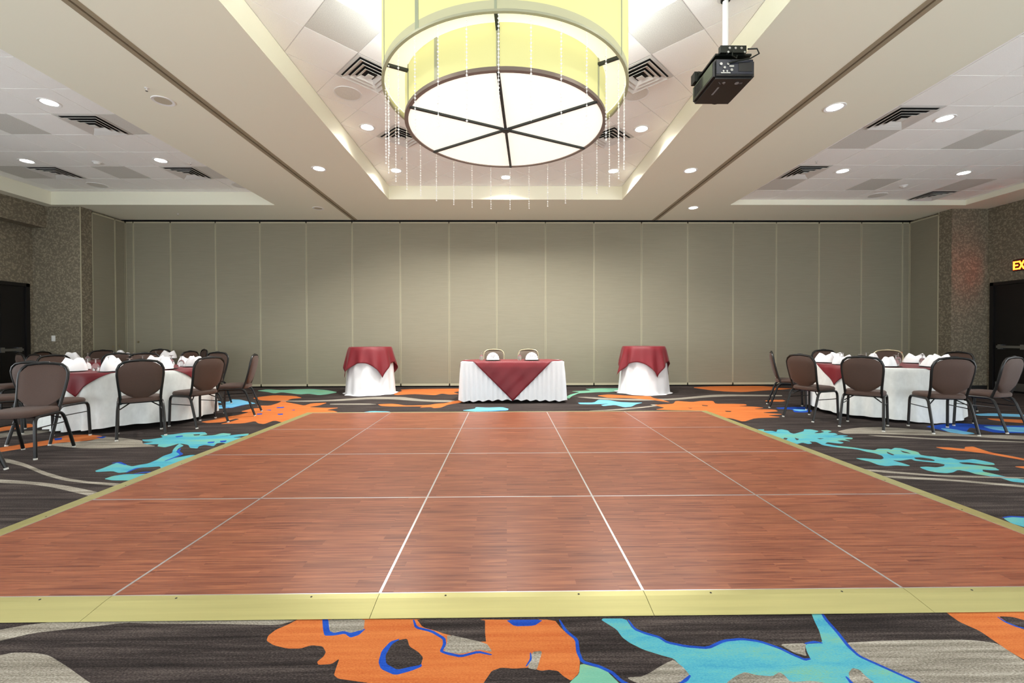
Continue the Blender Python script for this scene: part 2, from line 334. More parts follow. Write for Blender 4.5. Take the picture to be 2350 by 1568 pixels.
 ('orange',0,[-3.942,6.071,-3.898,6.228,-3.887,6.451,-4.121,6.515,-4.302,6.462,-4.118,6.76,-4.09,7.023,-4.275,7.098,-4.253,7.388,-4.146,7.462,-4.36,7.708,-4.125,7.701,-4.129,7.957,-4.189,8.233,-4.405,8.277,-4.634,8.342,-4.979,8.653,-4.923,8.864,-4.772,9.083,-4.286,8.954,-4.003,8.664,-4.166,8.525,-4.085,8.136,-3.736,7.858,-3.525,7.684,-3.509,7.939,-3.25,8.02,-3.265,7.676,-3.374,7.518,-3.087,7.431,-2.81,7.423,-2.944,7.203,-2.793,7.126,-2.667,6.983,-2.852,6.921,-2.94,6.857,-2.92,6.603,-2.918,6.311,-2.983,6.098,-3.045,6.099,-3.325,6.322,-3.326,6.055,-3.437,6.11,-3.571,6.273,-3.644,6.115]),
 ('orange',0,[-4.32,6.239,-4.193,6.459,-4.13,6.636,-3.966,6.511,-3.989,6.208,-4.156,6.149]),
 ('blue',0,[-3.91,7.486,-3.798,7.562,-3.759,7.435,-3.844,7.407]),
 ('blue',0,[-3.894,6.883,-3.823,6.921,-3.776,6.815,-3.831,6.79]),
 ('blue',0,[-3.561,6.861,-3.482,6.885,-3.44,6.78,-3.502,6.769]),
 ('blue',0,[-3.53,7.219,-3.471,7.247,-3.448,7.174]),
 ('blue',0,[-3.946,7.231,-3.864,7.258,-3.829,7.17]),
 ('blue',0,[-3.089,6.316,-3.058,6.428,-2.993,6.204]),
 ('sky',0,[-5.476,8.272,-5.136,8.168,-5.287,8.5,-5.09,8.454,-4.748,8.156,-4.507,7.969,-4.645,7.8,-4.652,7.477,-4.835,7.375,-5.119,7.731,-4.936,7.809]),
 ('blue',0.03,[-5.092,7.73,-4.623,7.43,-4.589,7.748]),
 ('green',0,[-5.57,9.854,-5.489,10.13,-5.072,9.973,-4.801,10.1,-4.484,10.15,-4.059,9.939,-3.636,9.528,-3.743,9.165,-3.849,9.053,-4.171,9.298,-4.303,9.183,-4.867,9.569,-4.923,9.371,-5.22,9.632]),
 ('orange',0,[-2.456,9.368,-2.283,9.653,-2.408,9.967,-2.122,10.06,-1.094,10.12,-0.57,10.05,-0.549,9.674,-1.027,9.61,-1.14,9.419,-0.977,9.135,-1.165,9.052,-1.356,9.238,-1.455,8.973,-1.68,9.068,-1.933,9.166,-2.267,9]),
 ('grey',0,[-4.323,8.271,-3.457,8.317,-2.832,8.683,-2.52,8.755,-2.068,8.74,-1.544,8.332,-0.998,8.241,-0.869,8.023,-1.283,8.036,-1.728,8.191,-2.21,8.428,-2.646,8.442,-3.107,8.233,-3.785,8.112]),
 ('orange',0,[-2.285,7.796,-2.06,7.855,-1.922,7.786,-1.772,7.653,-1.594,7.648,-1.349,7.704,-1.25,7.831,-1.098,7.893,-0.968,8.168,-0.785,8.235,-0.744,8.019,-0.927,7.822,-1.031,7.695,-1.104,7.39,-1.209,7.335,-1.286,7.455,-1.467,7.401,-1.433,7.519,-1.588,7.524,-1.977,7.535,-2.169,7.602]),
 ('sky',0,[-0.732,7.096,-0.525,7.257,-0.518,7.432,-0.324,7.367,-0.0775,7.419,0.0364,7.241,0.0172,7.075,-0.218,7.028,-0.469,6.981]),
 ('sky',0,[-2.286,6.949,-2.167,7.083,-1.86,7.021,-1.816,6.854,-2.259,6.866]),
 ('blue',0.03,[-0.488,7.003,-0.218,7.017,0.0357,7.118]),
 ('grey',0,[-3.158,7.888,-2.475,7.894,-2.285,7.796,-2.425,7.736,-3.116,7.782]),
 ('green',0,[1.209,8.741,1.318,9.004,1.573,9.377,1.394,9.524,1.882,9.674,1.774,9.938,2.119,10.06,2.626,10.04,2.589,9.607,2.196,9.356,1.972,9.363,1.754,9.272,1.516,9.184,1.302,8.738,1.208,8.41,1.152,8.492]),
 ('grey',0,[1.351,8.601,1.586,8.627,2.281,8.297,3.191,8.347,4.086,8.823,4.482,8.901,5.557,8.776,5.449,8.605,4.465,8.637,3.945,8.518,3.241,8.19,2.433,8.065,1.822,8.234]),
 ('orange',0,[1.808,8.809,2.107,8.978,2.416,8.789,2.855,8.688,2.841,8.439,2.915,8.2,2.953,7.833,2.696,8.207,2.324,8.455,1.987,8.466]),
 ('sky',0,[1.28,7.884,1.574,7.875,1.734,8.237,1.914,8.155,2.053,7.931,2.285,7.853,2.452,7.848,2.267,7.649,2.113,7.397,1.978,7.339,1.884,7.595,1.654,7.473,1.641,7.602,1.835,7.729,1.451,7.674,1.292,7.705]),
 ('grey',0,[1.27,7.01,1.669,7.112,2.212,7.333,2.528,7.511,2.511,7.642,2.633,7.638,2.648,7.507,2.176,7.213,1.744,7.03]),
 ('orange',0,[2.406,7.091,2.639,7.26,2.55,7.575,2.714,7.636,2.942,7.696,3.119,8.044,3.357,7.891,3.588,8.029,3.802,8.023,3.678,7.674,3.964,7.666,4.186,7.619,4.121,7.464,3.93,7.406,4.19,7.336,4.275,7.212,4.018,7.102,4.342,7.035,4.295,6.87,3.96,6.772,4.223,6.611,3.901,6.52,4.037,6.373,3.605,6.311,3.287,6.04,3.259,6.302,3.102,6.399,3.104,6.903,2.995,6.995,2.686,7.026]),
 ('dark',0,[3.375,7.551,3.466,7.483,3.411,7.409,3.349,7.449]),
 ('dark',0,[3.006,7.249,3.092,7.223,3.024,7.177]),
 ('dark',0,[3.48,6.948,3.574,6.912,3.517,6.838,3.455,6.861]),
 ('orange',0,[4.289,10.15,4.939,10.37,6.078,10.4,6.378,10.07,6.623,9.949,6.101,9.635,5.707,9.543,5.038,9.26,4.693,9.372,4.521,9.541]),
 ('orange',0,[4.738,7.994,5.149,8.131,5.12,7.982,4.984,7.87,4.738,7.921]),
 ('aqua',0,[3.116,5.486,3.202,5.552,3.289,5.55,3.227,5.461,3.331,5.458,3.347,5.392,3.438,5.523,3.51,5.544,3.544,5.475,3.488,5.345,3.493,5.282,3.713,5.427,3.789,5.537,3.885,5.535,3.902,5.422,3.761,5.317,3.835,5.315,3.936,5.377,3.952,5.465,4.054,5.485,4.062,5.418,3.942,5.334,4.019,5.311,3.993,5.228,3.876,5.17,4.014,5.207,4.073,5.165,3.948,5.109,4.041,5.067,3.982,4.993,3.886,4.995,3.879,4.885,3.827,4.941,3.745,4.924,3.762,4.835,3.689,4.784,3.631,4.82,3.59,4.856,3.493,4.772,3.523,4.72,3.7,4.618,3.65,4.556,3.511,4.638,3.441,4.722,3.476,4.877,3.412,4.896,3.385,4.809,3.319,4.776,3.299,4.846,3.195,4.779,3.139,4.797,3.136,4.885,3.133,4.976,3.133,5.089,3.121,5.188,3.123,5.333]),
 ('dark',0,[3.248,5.087,3.275,5.059,3.209,4.985,3.191,5.012]),
 ('dark',0,[3.371,5.084,3.374,5.007,3.311,4.953,3.33,5.008]),
 ('dark',0,[3.608,5.051,3.688,5.038,3.609,5.002]),
 ('dark',0,[3.131,5.221,3.184,5.203,3.134,5.18]),
 ('aqua',0,[3.489,4.814,3.535,4.775,3.571,4.7,3.694,4.625,3.744,4.554,3.823,4.502,3.915,4.568,4.019,4.565,4.024,4.531,4.119,4.598,4.174,4.579,4.208,4.427,4.13,4.318,4.16,4.271,4.211,4.255,4.25,4.194,4.321,4.208,4.32,4.135,4.383,4.134,4.492,4.16,4.526,4.102,4.538,4.019,4.487,3.967,4.411,3.969,4.369,4.01,4.327,4.051,4.234,4.053,4.225,3.999,4.321,3.958,4.402,3.892,4.35,3.806,4.27,3.808,4.223,3.833,4.165,3.774,4.189,3.704,4.199,3.636,4.271,3.559,4.378,3.504,4.28,3.426,4.174,3.478,4.109,3.51,4.122,3.594,4.069,3.661,4.026,3.707,4.035,3.777,3.997,3.826,3.881,3.757,3.8,3.735,3.737,3.76,3.711,3.808,3.721,3.881,3.742,3.919,3.814,3.93,3.879,3.903,3.984,3.939,4.044,3.99,4.029,4.031,3.968,4.073,3.882,4.117,3.902,4.173,3.748,4.119,3.682,4.135,3.698,4.038,3.694,3.958,3.652,3.946,3.577,3.974,3.464,3.95,3.421,3.991,3.433,4.098,3.4,4.156,3.39,4.214,3.471,4.212,3.543,4.181,3.603,4.165,3.664,4.207,3.724,4.296,3.728,4.389,3.688,4.455,3.682,4.522,3.592,4.61,3.481,4.702,3.441,4.747]),
 ('dark',0,[3.975,4.224,4.053,4.228,4.1,4.183,4.088,4.126,4.049,4.099,3.974,4.129,3.942,4.172]),
 ('dark',0,[3.901,4.45,3.874,4.323,3.841,4.306,3.848,4.371]),
 ('dark',0,[4.081,4.496,4.092,4.413,4.073,4.356,4.036,4.408]),
 ('orange',0,[4.574,4.622,4.707,4.602,4.802,4.53,4.892,4.615,4.999,4.63,4.977,4.56,4.925,4.394,4.975,4.253,4.994,4.163,5.039,4.036,4.942,3.957,4.927,4.107,4.884,4.21,4.832,4.349,4.724,4.448,4.577,4.518]),
 ('orange',0,[4.602,3.913,4.707,3.923,4.774,3.884,4.628,3.764,4.618,3.85]),
 ('grey',0,[4.111,5.398,4.348,5.54,4.61,5.637,4.89,5.656,5.1,5.573,5.327,5.416,5.547,5.177,5.893,5.169,6.111,5.097,6.302,5.049,6.077,4.869,5.892,4.914,5.653,5.002,5.381,5.115,5.05,5.145,4.677,5.221,4.315,5.276,4.114,5.281]),
 ('grey',0,[4.32,5.207,4.599,5.134,4.889,5.02,5.208,4.95,5.799,4.836,5.983,4.793,5.927,4.748,5.745,4.791,5.138,4.883,4.697,5.025,4.392,5.126]),
 ('grey',0,[3.116,3.882,3.195,3.868,3.346,3.816,3.51,3.753,3.67,3.692,3.929,3.664,4.333,3.611,4.295,3.58,4.01,3.607,3.685,3.636,3.468,3.708,3.295,3.758,3.159,3.815]),
 ('grey',0,[3.156,3.68,3.357,3.665,3.584,3.605,3.794,3.537,4.104,3.42,4.21,3.369,4.153,3.324,4.048,3.373,3.841,3.455,3.647,3.53,3.416,3.577,3.22,3.624]),
 ('blue',0,[5.474,5.668,6.092,5.903,6.389,5.753,6.546,5.694,6.817,5.687,6.948,5.657,6.416,5.224,6.294,5.25,5.969,5.281,5.998,5.449,6.001,5.602,5.535,5.223,5.461,5.341,5.474,5.512]),
 ('sky',0,[5.566,5.561,5.684,5.507,5.698,5.241,5.511,5.201,5.447,5.327]),
 ('sky',0,[6.246,5.675,6.694,5.584,6.822,5.555,6.488,5.282,6.348,5.295,6.199,5.346,6.156,5.495]),
 ('orange',0,[6.904,6.219,7.289,6.081,7.426,6.047,7.145,5.818,7.012,5.85,6.887,5.94,6.826,6.094]),
 ('sky',0,[7.085,6.555,7.412,6.618,7.789,6.5,7.55,6.3,7.204,6.376,6.998,6.416]),
 ('aqua',0,[3.229,2.804,3.306,2.822,3.372,2.808,3.461,2.786,3.241,2.608,3.21,2.673,3.196,2.728]),
 ('blue',0.02,[3.477,2.799,3.384,2.818,3.317,2.831,3.239,2.814]),
 ('blue',0,[4.473,7.228,4.635,7.262,4.824,7.297,5.051,7.29,4.817,6.847,4.628,6.748,4.487,6.786,4.625,7.033,4.439,7.113]),
 ('sky',0,[4.649,7.069,4.82,7.027,4.794,6.919,4.636,6.866,4.602,6.96]),
 ('orange',0,[4.78,8.046,5.076,8.134,4.999,7.943,4.724,7.904]),
]
# carpet: the pattern is woven into one flat floor mesh, cut along the motif outlines
def chaikin(p, it=1):
    for _ in range(it):
        q = []
        for i in range(len(p)):
            a, b = p[i], p[(i+1) % len(p)]
            q += [(a[0]*.86+b[0]*.14, a[1]*.86+b[1]*.14), (a[0]*.14+b[0]*.86, a[1]*.14+b[1]*.86)]
        p = q
    return p
def stroke(p, wd):
    v = [Vector(q) for q in p]; l = []; r = []
    for i in range(len(v)):
        t = (v[min(i+1,len(v)-1)]-v[max(i-1,0)]).normalized(); n = Vector((-t.y, t.x))*wd*.5
        if i in (0, len(v)-1): n *= .5
        l.append(tuple(v[i]+n)); r.append(tuple(v[i]-n))
    return l+r[::-1]
def carpet():
    keys = ['dark','grey','orange','aqua','green','blue','sky']
    polys = []
    for c, wd, fl in CARPET:
        p = [(fl[i], fl[i+1]) for i in range(0, len(fl), 2)]
        polys.append((keys.index(c), chaikin(stroke(p, wd) if wd else p, 1)))
    base = [(keys.index(c), [(fl[i], fl[i+1]) for i in range(0, len(fl), 2)]) for c, wd, fl in CARPET if not wd]
    big = [p for p in base if len(p[1]) > 25]
    rnd = random.Random(4)                      # the woven repeat goes on outside the picture
    for cx, cy in ((-8.6,1.0),(-8.2,4.2),(8.6,1.2),(8.8,3.6),(-5.5,-.6),(-1.5,-.6),(3.2,-.5),(6.4,-.4),(9,9.2)):
        k, p = big[rnd.randrange(len(big))]
        mx = sum(q[0] for q in p)/len(p); my = sum(q[1] for q in p)/len(p); a = rnd.uniform(0, 6)
        e = max(max(abs(q[0]-mx), abs(q[1]-my)) for q in p); sc = min(1.2, 1.1/e)
        polys.append((rnd.choice((2,3,2,4)), chaikin([(cx+sc*((q[0]-mx)*math.cos(a)-(q[1]-my)*math.sin(a)), cy+sc*((q[0]-mx)*math.sin(a)+(q[1]-my)*math.cos(a))) for q in p])))
    X0, X1, Y0, Y1 = XL-.3, XR+.3, YB, WY+.5
    vs = []; es = []
    def loop(p):
        o = len(vs); vs.extend(Vector(q) for q in p); es.extend((o+i, o+(i+1) % len(p)) for i in range(len(p)))
    loop([(X0,Y0),(X1,Y0),(X1,Y1),(X0,Y1)])
    info = []
    for k, p in polys:
        p = [(min(max(x, X0+.01), X1-.01), min(max(y, Y0+.01), Y1-.01)) for x, y in p]
        loop(p); xs = [q[0] for q in p]; ys = [q[1] for q in p]; info.append((k, p, min(xs), max(xs), min(ys), max(ys)))
    V, E_, Fc, _, _, _ = delaunay_2d_cdt(vs, es, [], 0, 1e-5)
    me = bpy.data.meshes.new('floor'); me.from_pydata([(q.x, q.y, 0) for q in V], [], [tuple(f) for f in Fc])
    for k in keys: me.materials.append(MATS['carpet_'+k])
    idx = []
    for f in Fc:
        x = sum(V[i].x for i in f)/len(f); y = sum(V[i].y for i in f)/len(f); m = 0
        for k, p, a, b, c, d in info:
            if a < x < b and c < y < d:
                ins = False; j = len(p)-1
                for i in range(len(p)):
                    if (p[i][1] > y) != (p[j][1] > y) and x < (p[j][0]-p[i][0])*(y-p[i][1])/(p[j][1]-p[i][1])+p[i][0]: ins = not ins
                    j = i
                if ins: m = k
        idx.append(m)
    me.polygons.foreach_set('material_index', idx)
    bm = bmesh.new(); bm.from_mesh(me)
    for f in bm.faces:
        if f.normal.z < 0: f.normal_flip()
    bm.to_mesh(me); bm.free()
    tag(struct(link('floor', me)), 'patterned carpet with orange, aqua and grey motifs on dark brown')
carpet()

# walls
def wall(name, *boxes, mat='wallpaper'):
    b = MB()
    for q in boxes: b.box(*q)
    return struct(b.build(name, mat))
wb = wall('wall_back', (XL-.6,XR+.6,WY+.05,WY+.3,0,ZS+.4), mat='black')
SEAMS = [-8.93,-8.746,-7.884,-6.837,-5.797,-4.713,-3.637,-2.506,-1.352,-.225,.936,2.089,3.226,4.334,5.424,6.464,7.497,8.522,9.517,9.69]
def panel(parent, w_, M, trim=.022, h0=.03, h1=ZS-.04):
    """one fabric partition panel of width w_: local x along the wall, -y to the room, with its edge trim"""
    g = .004
    p = MB().box(g, w_-g, 0, .05, h0, h1, M).build('partition_panel', 'fabric_wall', parent)
    t = MB()
    for a, b in ((g, g+trim*.5), (w_-g-trim*.5, w_-g)): t.box(a, b, -.006, .004, h0, h1, M)
    t.box(g, w_-g, -.006, .004, h1-.03, h1, M); t.box(g, w_-g, -.006, .004, h0, h0+.05, M)
    t.build('edge_trim', 'panel_trim', p); return p
for i in range(len(SEAMS)-1):
    p = panel(wb, SEAMS[i+1]-SEAMS[i], Matrix.Translation((SEAMS[i], WY, 0)))
    if i == 1: MB().lathe([(.0,-.012),(.022,-.012),(.026,0),(.0,0)], 12, M=Matrix.Translation((-8.66, WY-.002, 1.09)) @ Matrix.Rotation(-PI/2,4,'X')).build('lock', 'plate_brass', p, True)
XPL, YPL = -8.95, 9.38          # left pier
wl = wall('wall_left', (XL-.25,XL,YB,YW,2.2,ZS+.3), (XL-.25,XL,YW,8.0,0,ZS+.3), (XL-.25,XL,8.0,9.38,2.32,ZS+.3), (XL-.25,XL,9.3,9.38,0,2.32), (XL,-9.65,YW,YPL,3.5,ZS+.1))  # first box is an unseen header added to trim the side fill
pl = wall('wall_left_pier', (XL-.3,XPL,YPL,9.63,0,ZS+.1), (XL-.3,XPL-.055,9.63,WY+.06,0,ZS+.1))  # second box added behind the pocket panels to block leaking light
for a, b in ((9.63,10.19),(10.19,10.46)):
    p = panel(pl, b-a, Matrix.Translation((XPL,b,0)) @ Matrix.Rotation(-PI/2,4,'Z') @ Matrix.Scale(1,4) if False else Matrix(((0,-1,0,XPL),(-1,0,0,b),(0,0,1,0),(0,0,0,1))))
    MB().lathe([(0,-.01),(.02,-.01),(.024,0),(0,0)], 12, M=Matrix.Translation((XPL+.002, b-.08 if a < 10 else a+.09, .99)) @ Matrix.Rotation(PI/2,4,'Y')).build('lock', 'plate_brass', p, True)
MB().box(XPL-.003,XPL+.008,YPL-.012,YPL+.003,0,ZS).build('corner_trim', 'panel_trim', pl)
XPR, YPR = 9.7, 9.46            # right pier
wr = wall('wall_right', (XR,XR+.25,YB,YW,2.2,ZS+.3), (XR,XR+.25,YW,7.9,0,ZS+.3), (XR,XR+.25,7.9,YPR+.1,2.33,ZS+.3), (XR,XR+.25,9.40,YPR+.1,0,2.33))  # first box: added header out of view, limits fill from the right
pr = wall('wall_right_pier', (XPR,XR+.3,YPR,9.75,0,ZS+.1), (XPR+.055,XR+.3,9.75,WY+.06,0,ZS+.1))  # rear box added to shut out stray light behind the panel
panel(pr, .7, Matrix(((0,1,0,XPR),(1,0,0,9.75),(0,0,1,0),(0,0,0,1))))
MB().box(XPR-.003,XPR+.004,9.74,9.76,0,ZS).build('corner_trim', 'panel_trim', pr)
struct(MB().box(XL-.25,XR+.25,YB-.25,YB,2.2,ZS+.45).build('unseen_header', 'fabric_wall'))  # unseen header added to keep high fill off the far wall and floor
struct(MB().box(XL,XPL,YPL-.012,YPL,0,.1).build('baseboard_left', 'baseboard'))
b = MB().box(XPR,XR,YPR-.012,YPR,0,.1); b.box(XPR-.012,XPR,YPR,9.75,0,.1); struct(b.build('baseboard_right', 'baseboard'))

# doors
def door(name, x, s, y0, y1, zt):
    """double door in a side wall; s = +1 faces +x"""
    d = link(name, None, None, (x, (y0+y1)/2, 0)); struct(d); W = (y1-y0)/2
    f = MB()
    for a, b_ in ((-W,-W+.07),(W-.07,W)): f.box(-.04*s, .02*s, a, b_, 0, zt)
    f.box(-.04*s, .02*s, -W, W, zt-.07, zt); f.build('door_frame', 'door_frame', d)
    for a, b_ in ((-W+.075,-.004),(.004,W-.075)):
        lf = MB().box(-.06*s,-.015*s,a,b_,.01,zt-.075).build('door_leaf','black_door',d)
        MB().box(-.015*s,-.009*s,a+.14,b_-.14,.32,.85).box(-.015*s,-.009*s,a+.14,b_-.14,1.1,zt-.25).build('door_panel','black_door',lf)
        h = MB().box(-.015*s,.035*s,a+.1,a+.16,.90,1.0).box(-.015*s,.035*s,b_-.16,b_-.1,.90,1.0).box(.02*s,.045*s,a+.08,b_-.08,.925,.975)
        h.build('push_bar','steel',lf)
        MB().box(-.015*s,-.011*s,a+.02,b_-.02,.04,.2).build('kick_plate','steel',lf)
    MB().box(-.2*s,-.065*s,-W-.02,W+.02,0,zt+.03).build('door_leak_block','black',d)  # unseen black box added behind the leaves to stop light leaking through
    return d
door('door_1', XL, 1, 8.0, 9.3, 2.32)
door('door_2', XR, -1, 7.9, 9.40, 2.33)

# ceiling: plastered soffit with three trays and two partition tracks
TX = (-3.56, 3.53); TW = .065
def soffit():
    b = MB(); z0, z1 = ZS, ZS+.45
    b.box(TX[0]+TW,-2.35,YB,WY+.3,z0,z1); b.box(-4.82,TX[0]-TW,YB,WY+.3,z0,z1)
    b.box(2.35,TX[1]-TW,YB,WY+.3,z0,z1); b.box(TX[1]+TW,4.71,YB,WY+.3,z0,z1)
    b.box(-2.35,2.35,8.87,WY+.3,z0,z1); b.box(-2.35,2.35,YB,-.6,z0,z1)
    b.box(XL-.3,-4.82,9.25,WY+.3,z0,z1); b.box(XL-.3,-9.42,-.6,9.25,z0,z1); b.box(XL-.3,-4.82,YB,-.6,z0,z1)
    b.box(4.71,XR+.3,9.2,WY+.3,z0,z1); b.box(9.72,XR+.3,-.6,9.2,z0,z1); b.box(4.71,XR+.3,YB,-.6,z0,z1)
    o = struct(b.build('ceiling', 'soffit'))
    # lighter tray sides
    f = MB(); t = .006
    f.box(-2.35-.0,-2.35+t,-.6,8.87,ZS+.001,ZC); f.box(2.35-t,2.35,-.6,8.87,ZS+.001,ZC); f.box(-2.35,2.35,8.87-t,8.87,ZS+.001,ZC); f.build('tray_side', 'face', o)
    return o
soffit()
for i, x in enumerate(TX):
    t = struct(link('trim_%d' % (i+1), None, None, (x, 0, ZS)))
    for s in (-1, 1): MB().box(min(s*.012,s*TW), max(s*.012,s*TW), YB+.01, WY, -.004, .03).build('track_rail', 'bronze', t)
    MB().box(-TW, TW, YB+.01, WY, .05, .08).build('track_recess', 'black', t)
struct(MB().box(XL,XR,WY-.03,WY+.04,ZS-.012,ZS-.001).build('trim_3', 'black'))

TILE = {}
def tile_mesh(w_, d_, mat):
    k = (round(w_,3), round(d_,3), mat)
    if k not in TILE: TILE[k] = MB().box(-w_/2,w_/2,-d_/2,d_/2,0,.015).mesh('ceiling_tile', mat)
    return TILE[k]
def tray(name, x0, x1, y0, y1, z):
    b = MB().box(x0-.02,x1+.02,y0-.02,y1+.02,z+.006,z+.05)
    return struct(b.build(name, 'tbar'))
GAP = .009
def grid(root, cxs, cys, px, py, x0, x1, y0, y1, z, grey, skip):
    for i, cx in enumerate(cxs):
        for j, cy in enumerate(cys):
            a, b = max(cx-px/2, x0), min(cx+px/2, x1); c, d = max(cy-py/2, y0), min(cy+py/2, y1)
            if b-a < .03 or d-c < .03 or (i, j) in skip: continue
            g = (i, j) in grey
            o = link('ceiling_grille' if g else 'ceiling_tile', tile_mesh(b-a-GAP, d-c-GAP, 'grille' if g else 'tile'), root, ((a+b)/2, (c+d)/2, z))
            if g: o['label'] = 'grey perforated grille panel'
# left tray
LX = [-5.25-.6*k for k in range(-1, 8)]; LY = [8.8-.61*k for k in range(-1, 12)]
RX = [5.22+.585*k for k in range(-1, 9)]; RY = [8.92-.632*k for k in range(-1, 12)]
def li(x, y): return (min(range(len(LX)), key=lambda i: abs(LX[i]-x)), min(range(len(LY)), key=lambda i: abs(LY[i]-y)))
def ri(x, y): return (min(range(len(RX)), key=lambda i: abs(RX[i]-x)), min(range(len(RY)), key=lambda i: abs(RY[i]-y)))
LV = [(-5.85,6.36),(-8.25,8.19),(-5.85,8.19)]; RV = [(5.22,5.76),(5.22,7.656),(8.73,8.92)]
LG = [(-7.05,6.36),(-5.25,6.36),(-8.85,8.19),(-7.05,8.19),(-5.25,8.19)]; RG = [(5.22,6.392),(6.975,6.392),(5.22,8.288),(6.975,8.288),(8.73,8.288)]
tl = tray('ceiling_left', -9.42,-4.82,-.6,9.25,ZC)
grid(tl, LX, LY, .6, .61, -9.42,-4.82, 1.5, 9.25, ZC, {li(*q) for q in LG}, {li(*q) for q in LV})
tr = tray('ceiling_right', 4.71,9.72,-.6,9.2,ZR)
grid(tr, RX, RY, .585, .632, 4.71, 9.72, 1.5, 9.2, ZR, {ri(*q) for q in RG}, {ri(*q) for q in RV})
# centre tray, tiles set on the diagonal
tc_ = tray('ceiling_centre', -2.35,2.35,-.6,8.87,ZC)
CP = .785; CO = (-1.57, 4.34)
CV = [(-1.57,5.125),(-1.57,6.695),(1.57,5.125),(1.57,6.695)]
CG = [(-1.57,4.34),(1.57,4.34),(-1.1775,7.4875),(1.1775,7.4875),(-1.1775,5.9175),(1.1775,5.9175)]
def clip(poly, x0, x1, y0, y1):
    for ax, lim, sg in ((0,x0,1),(0,x1,-1),(1,y0,1),(1,y1,-1)):
        out = []
        for i in range(len(poly)):
            p, q = poly[i], poly[(i+1) % len(poly)]; dp, dq = sg*(p[ax]-lim), sg*(q[ax]-lim)
            if dp >= 0: out.append(p)
            if dp*dq < 0: t = dp/(dp-dq); out.append((p[0]+t*(q[0]-p[0]), p[1]+t*(q[1]-p[1])))
        poly = out
        if len(poly) < 3: return []
    return poly
DT = {}
for i in range(-4, 13):
    for j in range(-12, 14):
        if (i+j) % 2: continue
        cx, cy = CO[0]+i*CP/2, CO[1]+j*CP/2
        if cy < 1.5: continue
        h = CP/2-GAP*.7
        near = lambda L_: any(abs(cx-q[0]) < .1 and abs(cy-q[1]) < .1 for q in L_)
        if near(CV): continue
        poly = clip([(cx-h,cy),(cx,cy-h),(cx+h,cy),(cx,cy+h)], -2.34, 2.34, -.6, 8.86)
        if not poly: continue
        g = near(CG)
        loc = [(round(x-cx,4), round(y-cy,4)) for x, y in poly]; k = (tuple(loc), g)
        if k not in DT: DT[k] = MB().prism(loc, 0, .015).mesh('ceiling_tile', 'grille' if g else 'tile')
        o = link('ceiling_grille' if g else 'ceiling_tile', DT[k], tc_, (cx, cy, ZC))
        if g: o['label'] = 'grey perforated grille panel'

# ------------------------------------------------------------------ ceiling fittings
def diffuser(label, x, y, z, w_, d_, rz=0, group='square air diffusers in the ceiling'):
    t = thing('air_diffuser', label, 'air vent', (x, y, z), rz, group)
    key = (w_, d_)
    if key not in DIFF:
        hx, hy = w_/2-.005, d_/2-.005
        def frame(a, b, c, d):     # square ring from (half a, z b) to (half c, z d)
            m = MB(); kx, ky = hx, hy
            o = [(sx*kx*a, sy*ky*a, b) for sx, sy in ((-1,-1),(1,-1),(1,1),(-1,1))]; i_ = [(sx*kx*c, sy*ky*c, d) for sx, sy in ((-1,-1),(1,-1),(1,1),(-1,1))]
            vs = o+i_+[(p[0],p[1],p[2]+.004) for p in o+i_]; fs = []
            for q in range(4):
                r = (q+1) % 4; fs += [(q,r,r+4,q+4),(q+8,q+12,r+12,r+8),(q,q+8,r+8,r),(q+4,r+4,r+12,q+12)]
            return m.add(vs, fs)
        DIFF[key] = [('frame', frame(1,-.002,.88,-.004).mesh('frame','vent_white'))]
        for a, c in ((.86,.66),(.63,.45),(.42,.26)): DIFF[key].append(('louver', frame(a,-.03,c,-.004).mesh('louver','vent_white')))
        DIFF[key].append(('core', MB().box(-hx*.14,hx*.14,-hy*.14,hy*.14,-.026,-.02).mesh('core','vent_white')))
        DIFF[key].append(('slot_dark_plate', MB().box(-hx*.9,hx*.9,-hy*.9,hy*.9,.002,.005).mesh('slot_dark_plate','black')))  # thin black plate put in so the slots between louvers look dark
    for n, m in DIFF[key]: link(n, m, t)
    return t
DIFF = {}
for q, lb in zip(LV, ('square air diffuser in left ceiling tray nearest the camera','square air diffuser at the far outer corner of the left ceiling tray','square air diffuser at the far inner corner of the left ceiling tray')): diffuser(lb, q[0], q[1], ZC, .6, .61)
for q, lb in zip(RV, ('square air diffuser in right ceiling tray nearest the camera','square air diffuser on inner edge of right ceiling tray, second from the camera','square air diffuser at the far outer corner of the right ceiling tray')): diffuser(lb, q[0], q[1], ZR, .585, .632)
for q, lb in zip(CV, ('diagonal air diffuser just left of the chandelier','diagonal air diffuser behind left rim of the chandelier','diagonal air diffuser just right of the chandelier','diagonal air diffuser behind right rim of the chandelier')): diffuser(lb, q[0], q[1], ZC, .545, .545, PI/4)

LAMP = {}
def downlight(label, x, y, z, on=True, r=.085, power=1.0, group='round recessed downlights', light=True):
    t = thing('downlight', label, 'downlight', (x, y, z), 0, group)
    if not LAMP:
        LAMP['trim'] = MB().lathe([(.085,-.004),(.112,-.008),(.116,0),(.085,0)], 28, cap0=False, cap1=False).mesh('trim_ring','white_paint', True)
        LAMP['lens'] = MB().lathe([(.0,-.003),(.086,-.003),(.086,0),(0,0)], 24).mesh('lens','lens')
        LAMP['off'] = MB().lathe([(0,-.003),(.086,-.003),(.086,0),(0,0)], 24).mesh('lens','lens_off')
    link('trim_ring', LAMP['trim'], t); link('lens', LAMP['lens' if on else 'off'], t)
    if on and light:
        d = bpy.data.lights.new('lamp', 'SPOT'); d.energy = LAMP_W*power; d.spot_size = math.radians(150); d.spot_blend = .8
        d.shadow_soft_size = .08; d.color = (1,.98,.93)
        l = bpy.data.objects.new('lamp', d); C.objects.link(l); l.parent = t; l.location = (0,0,-.02)
    return t
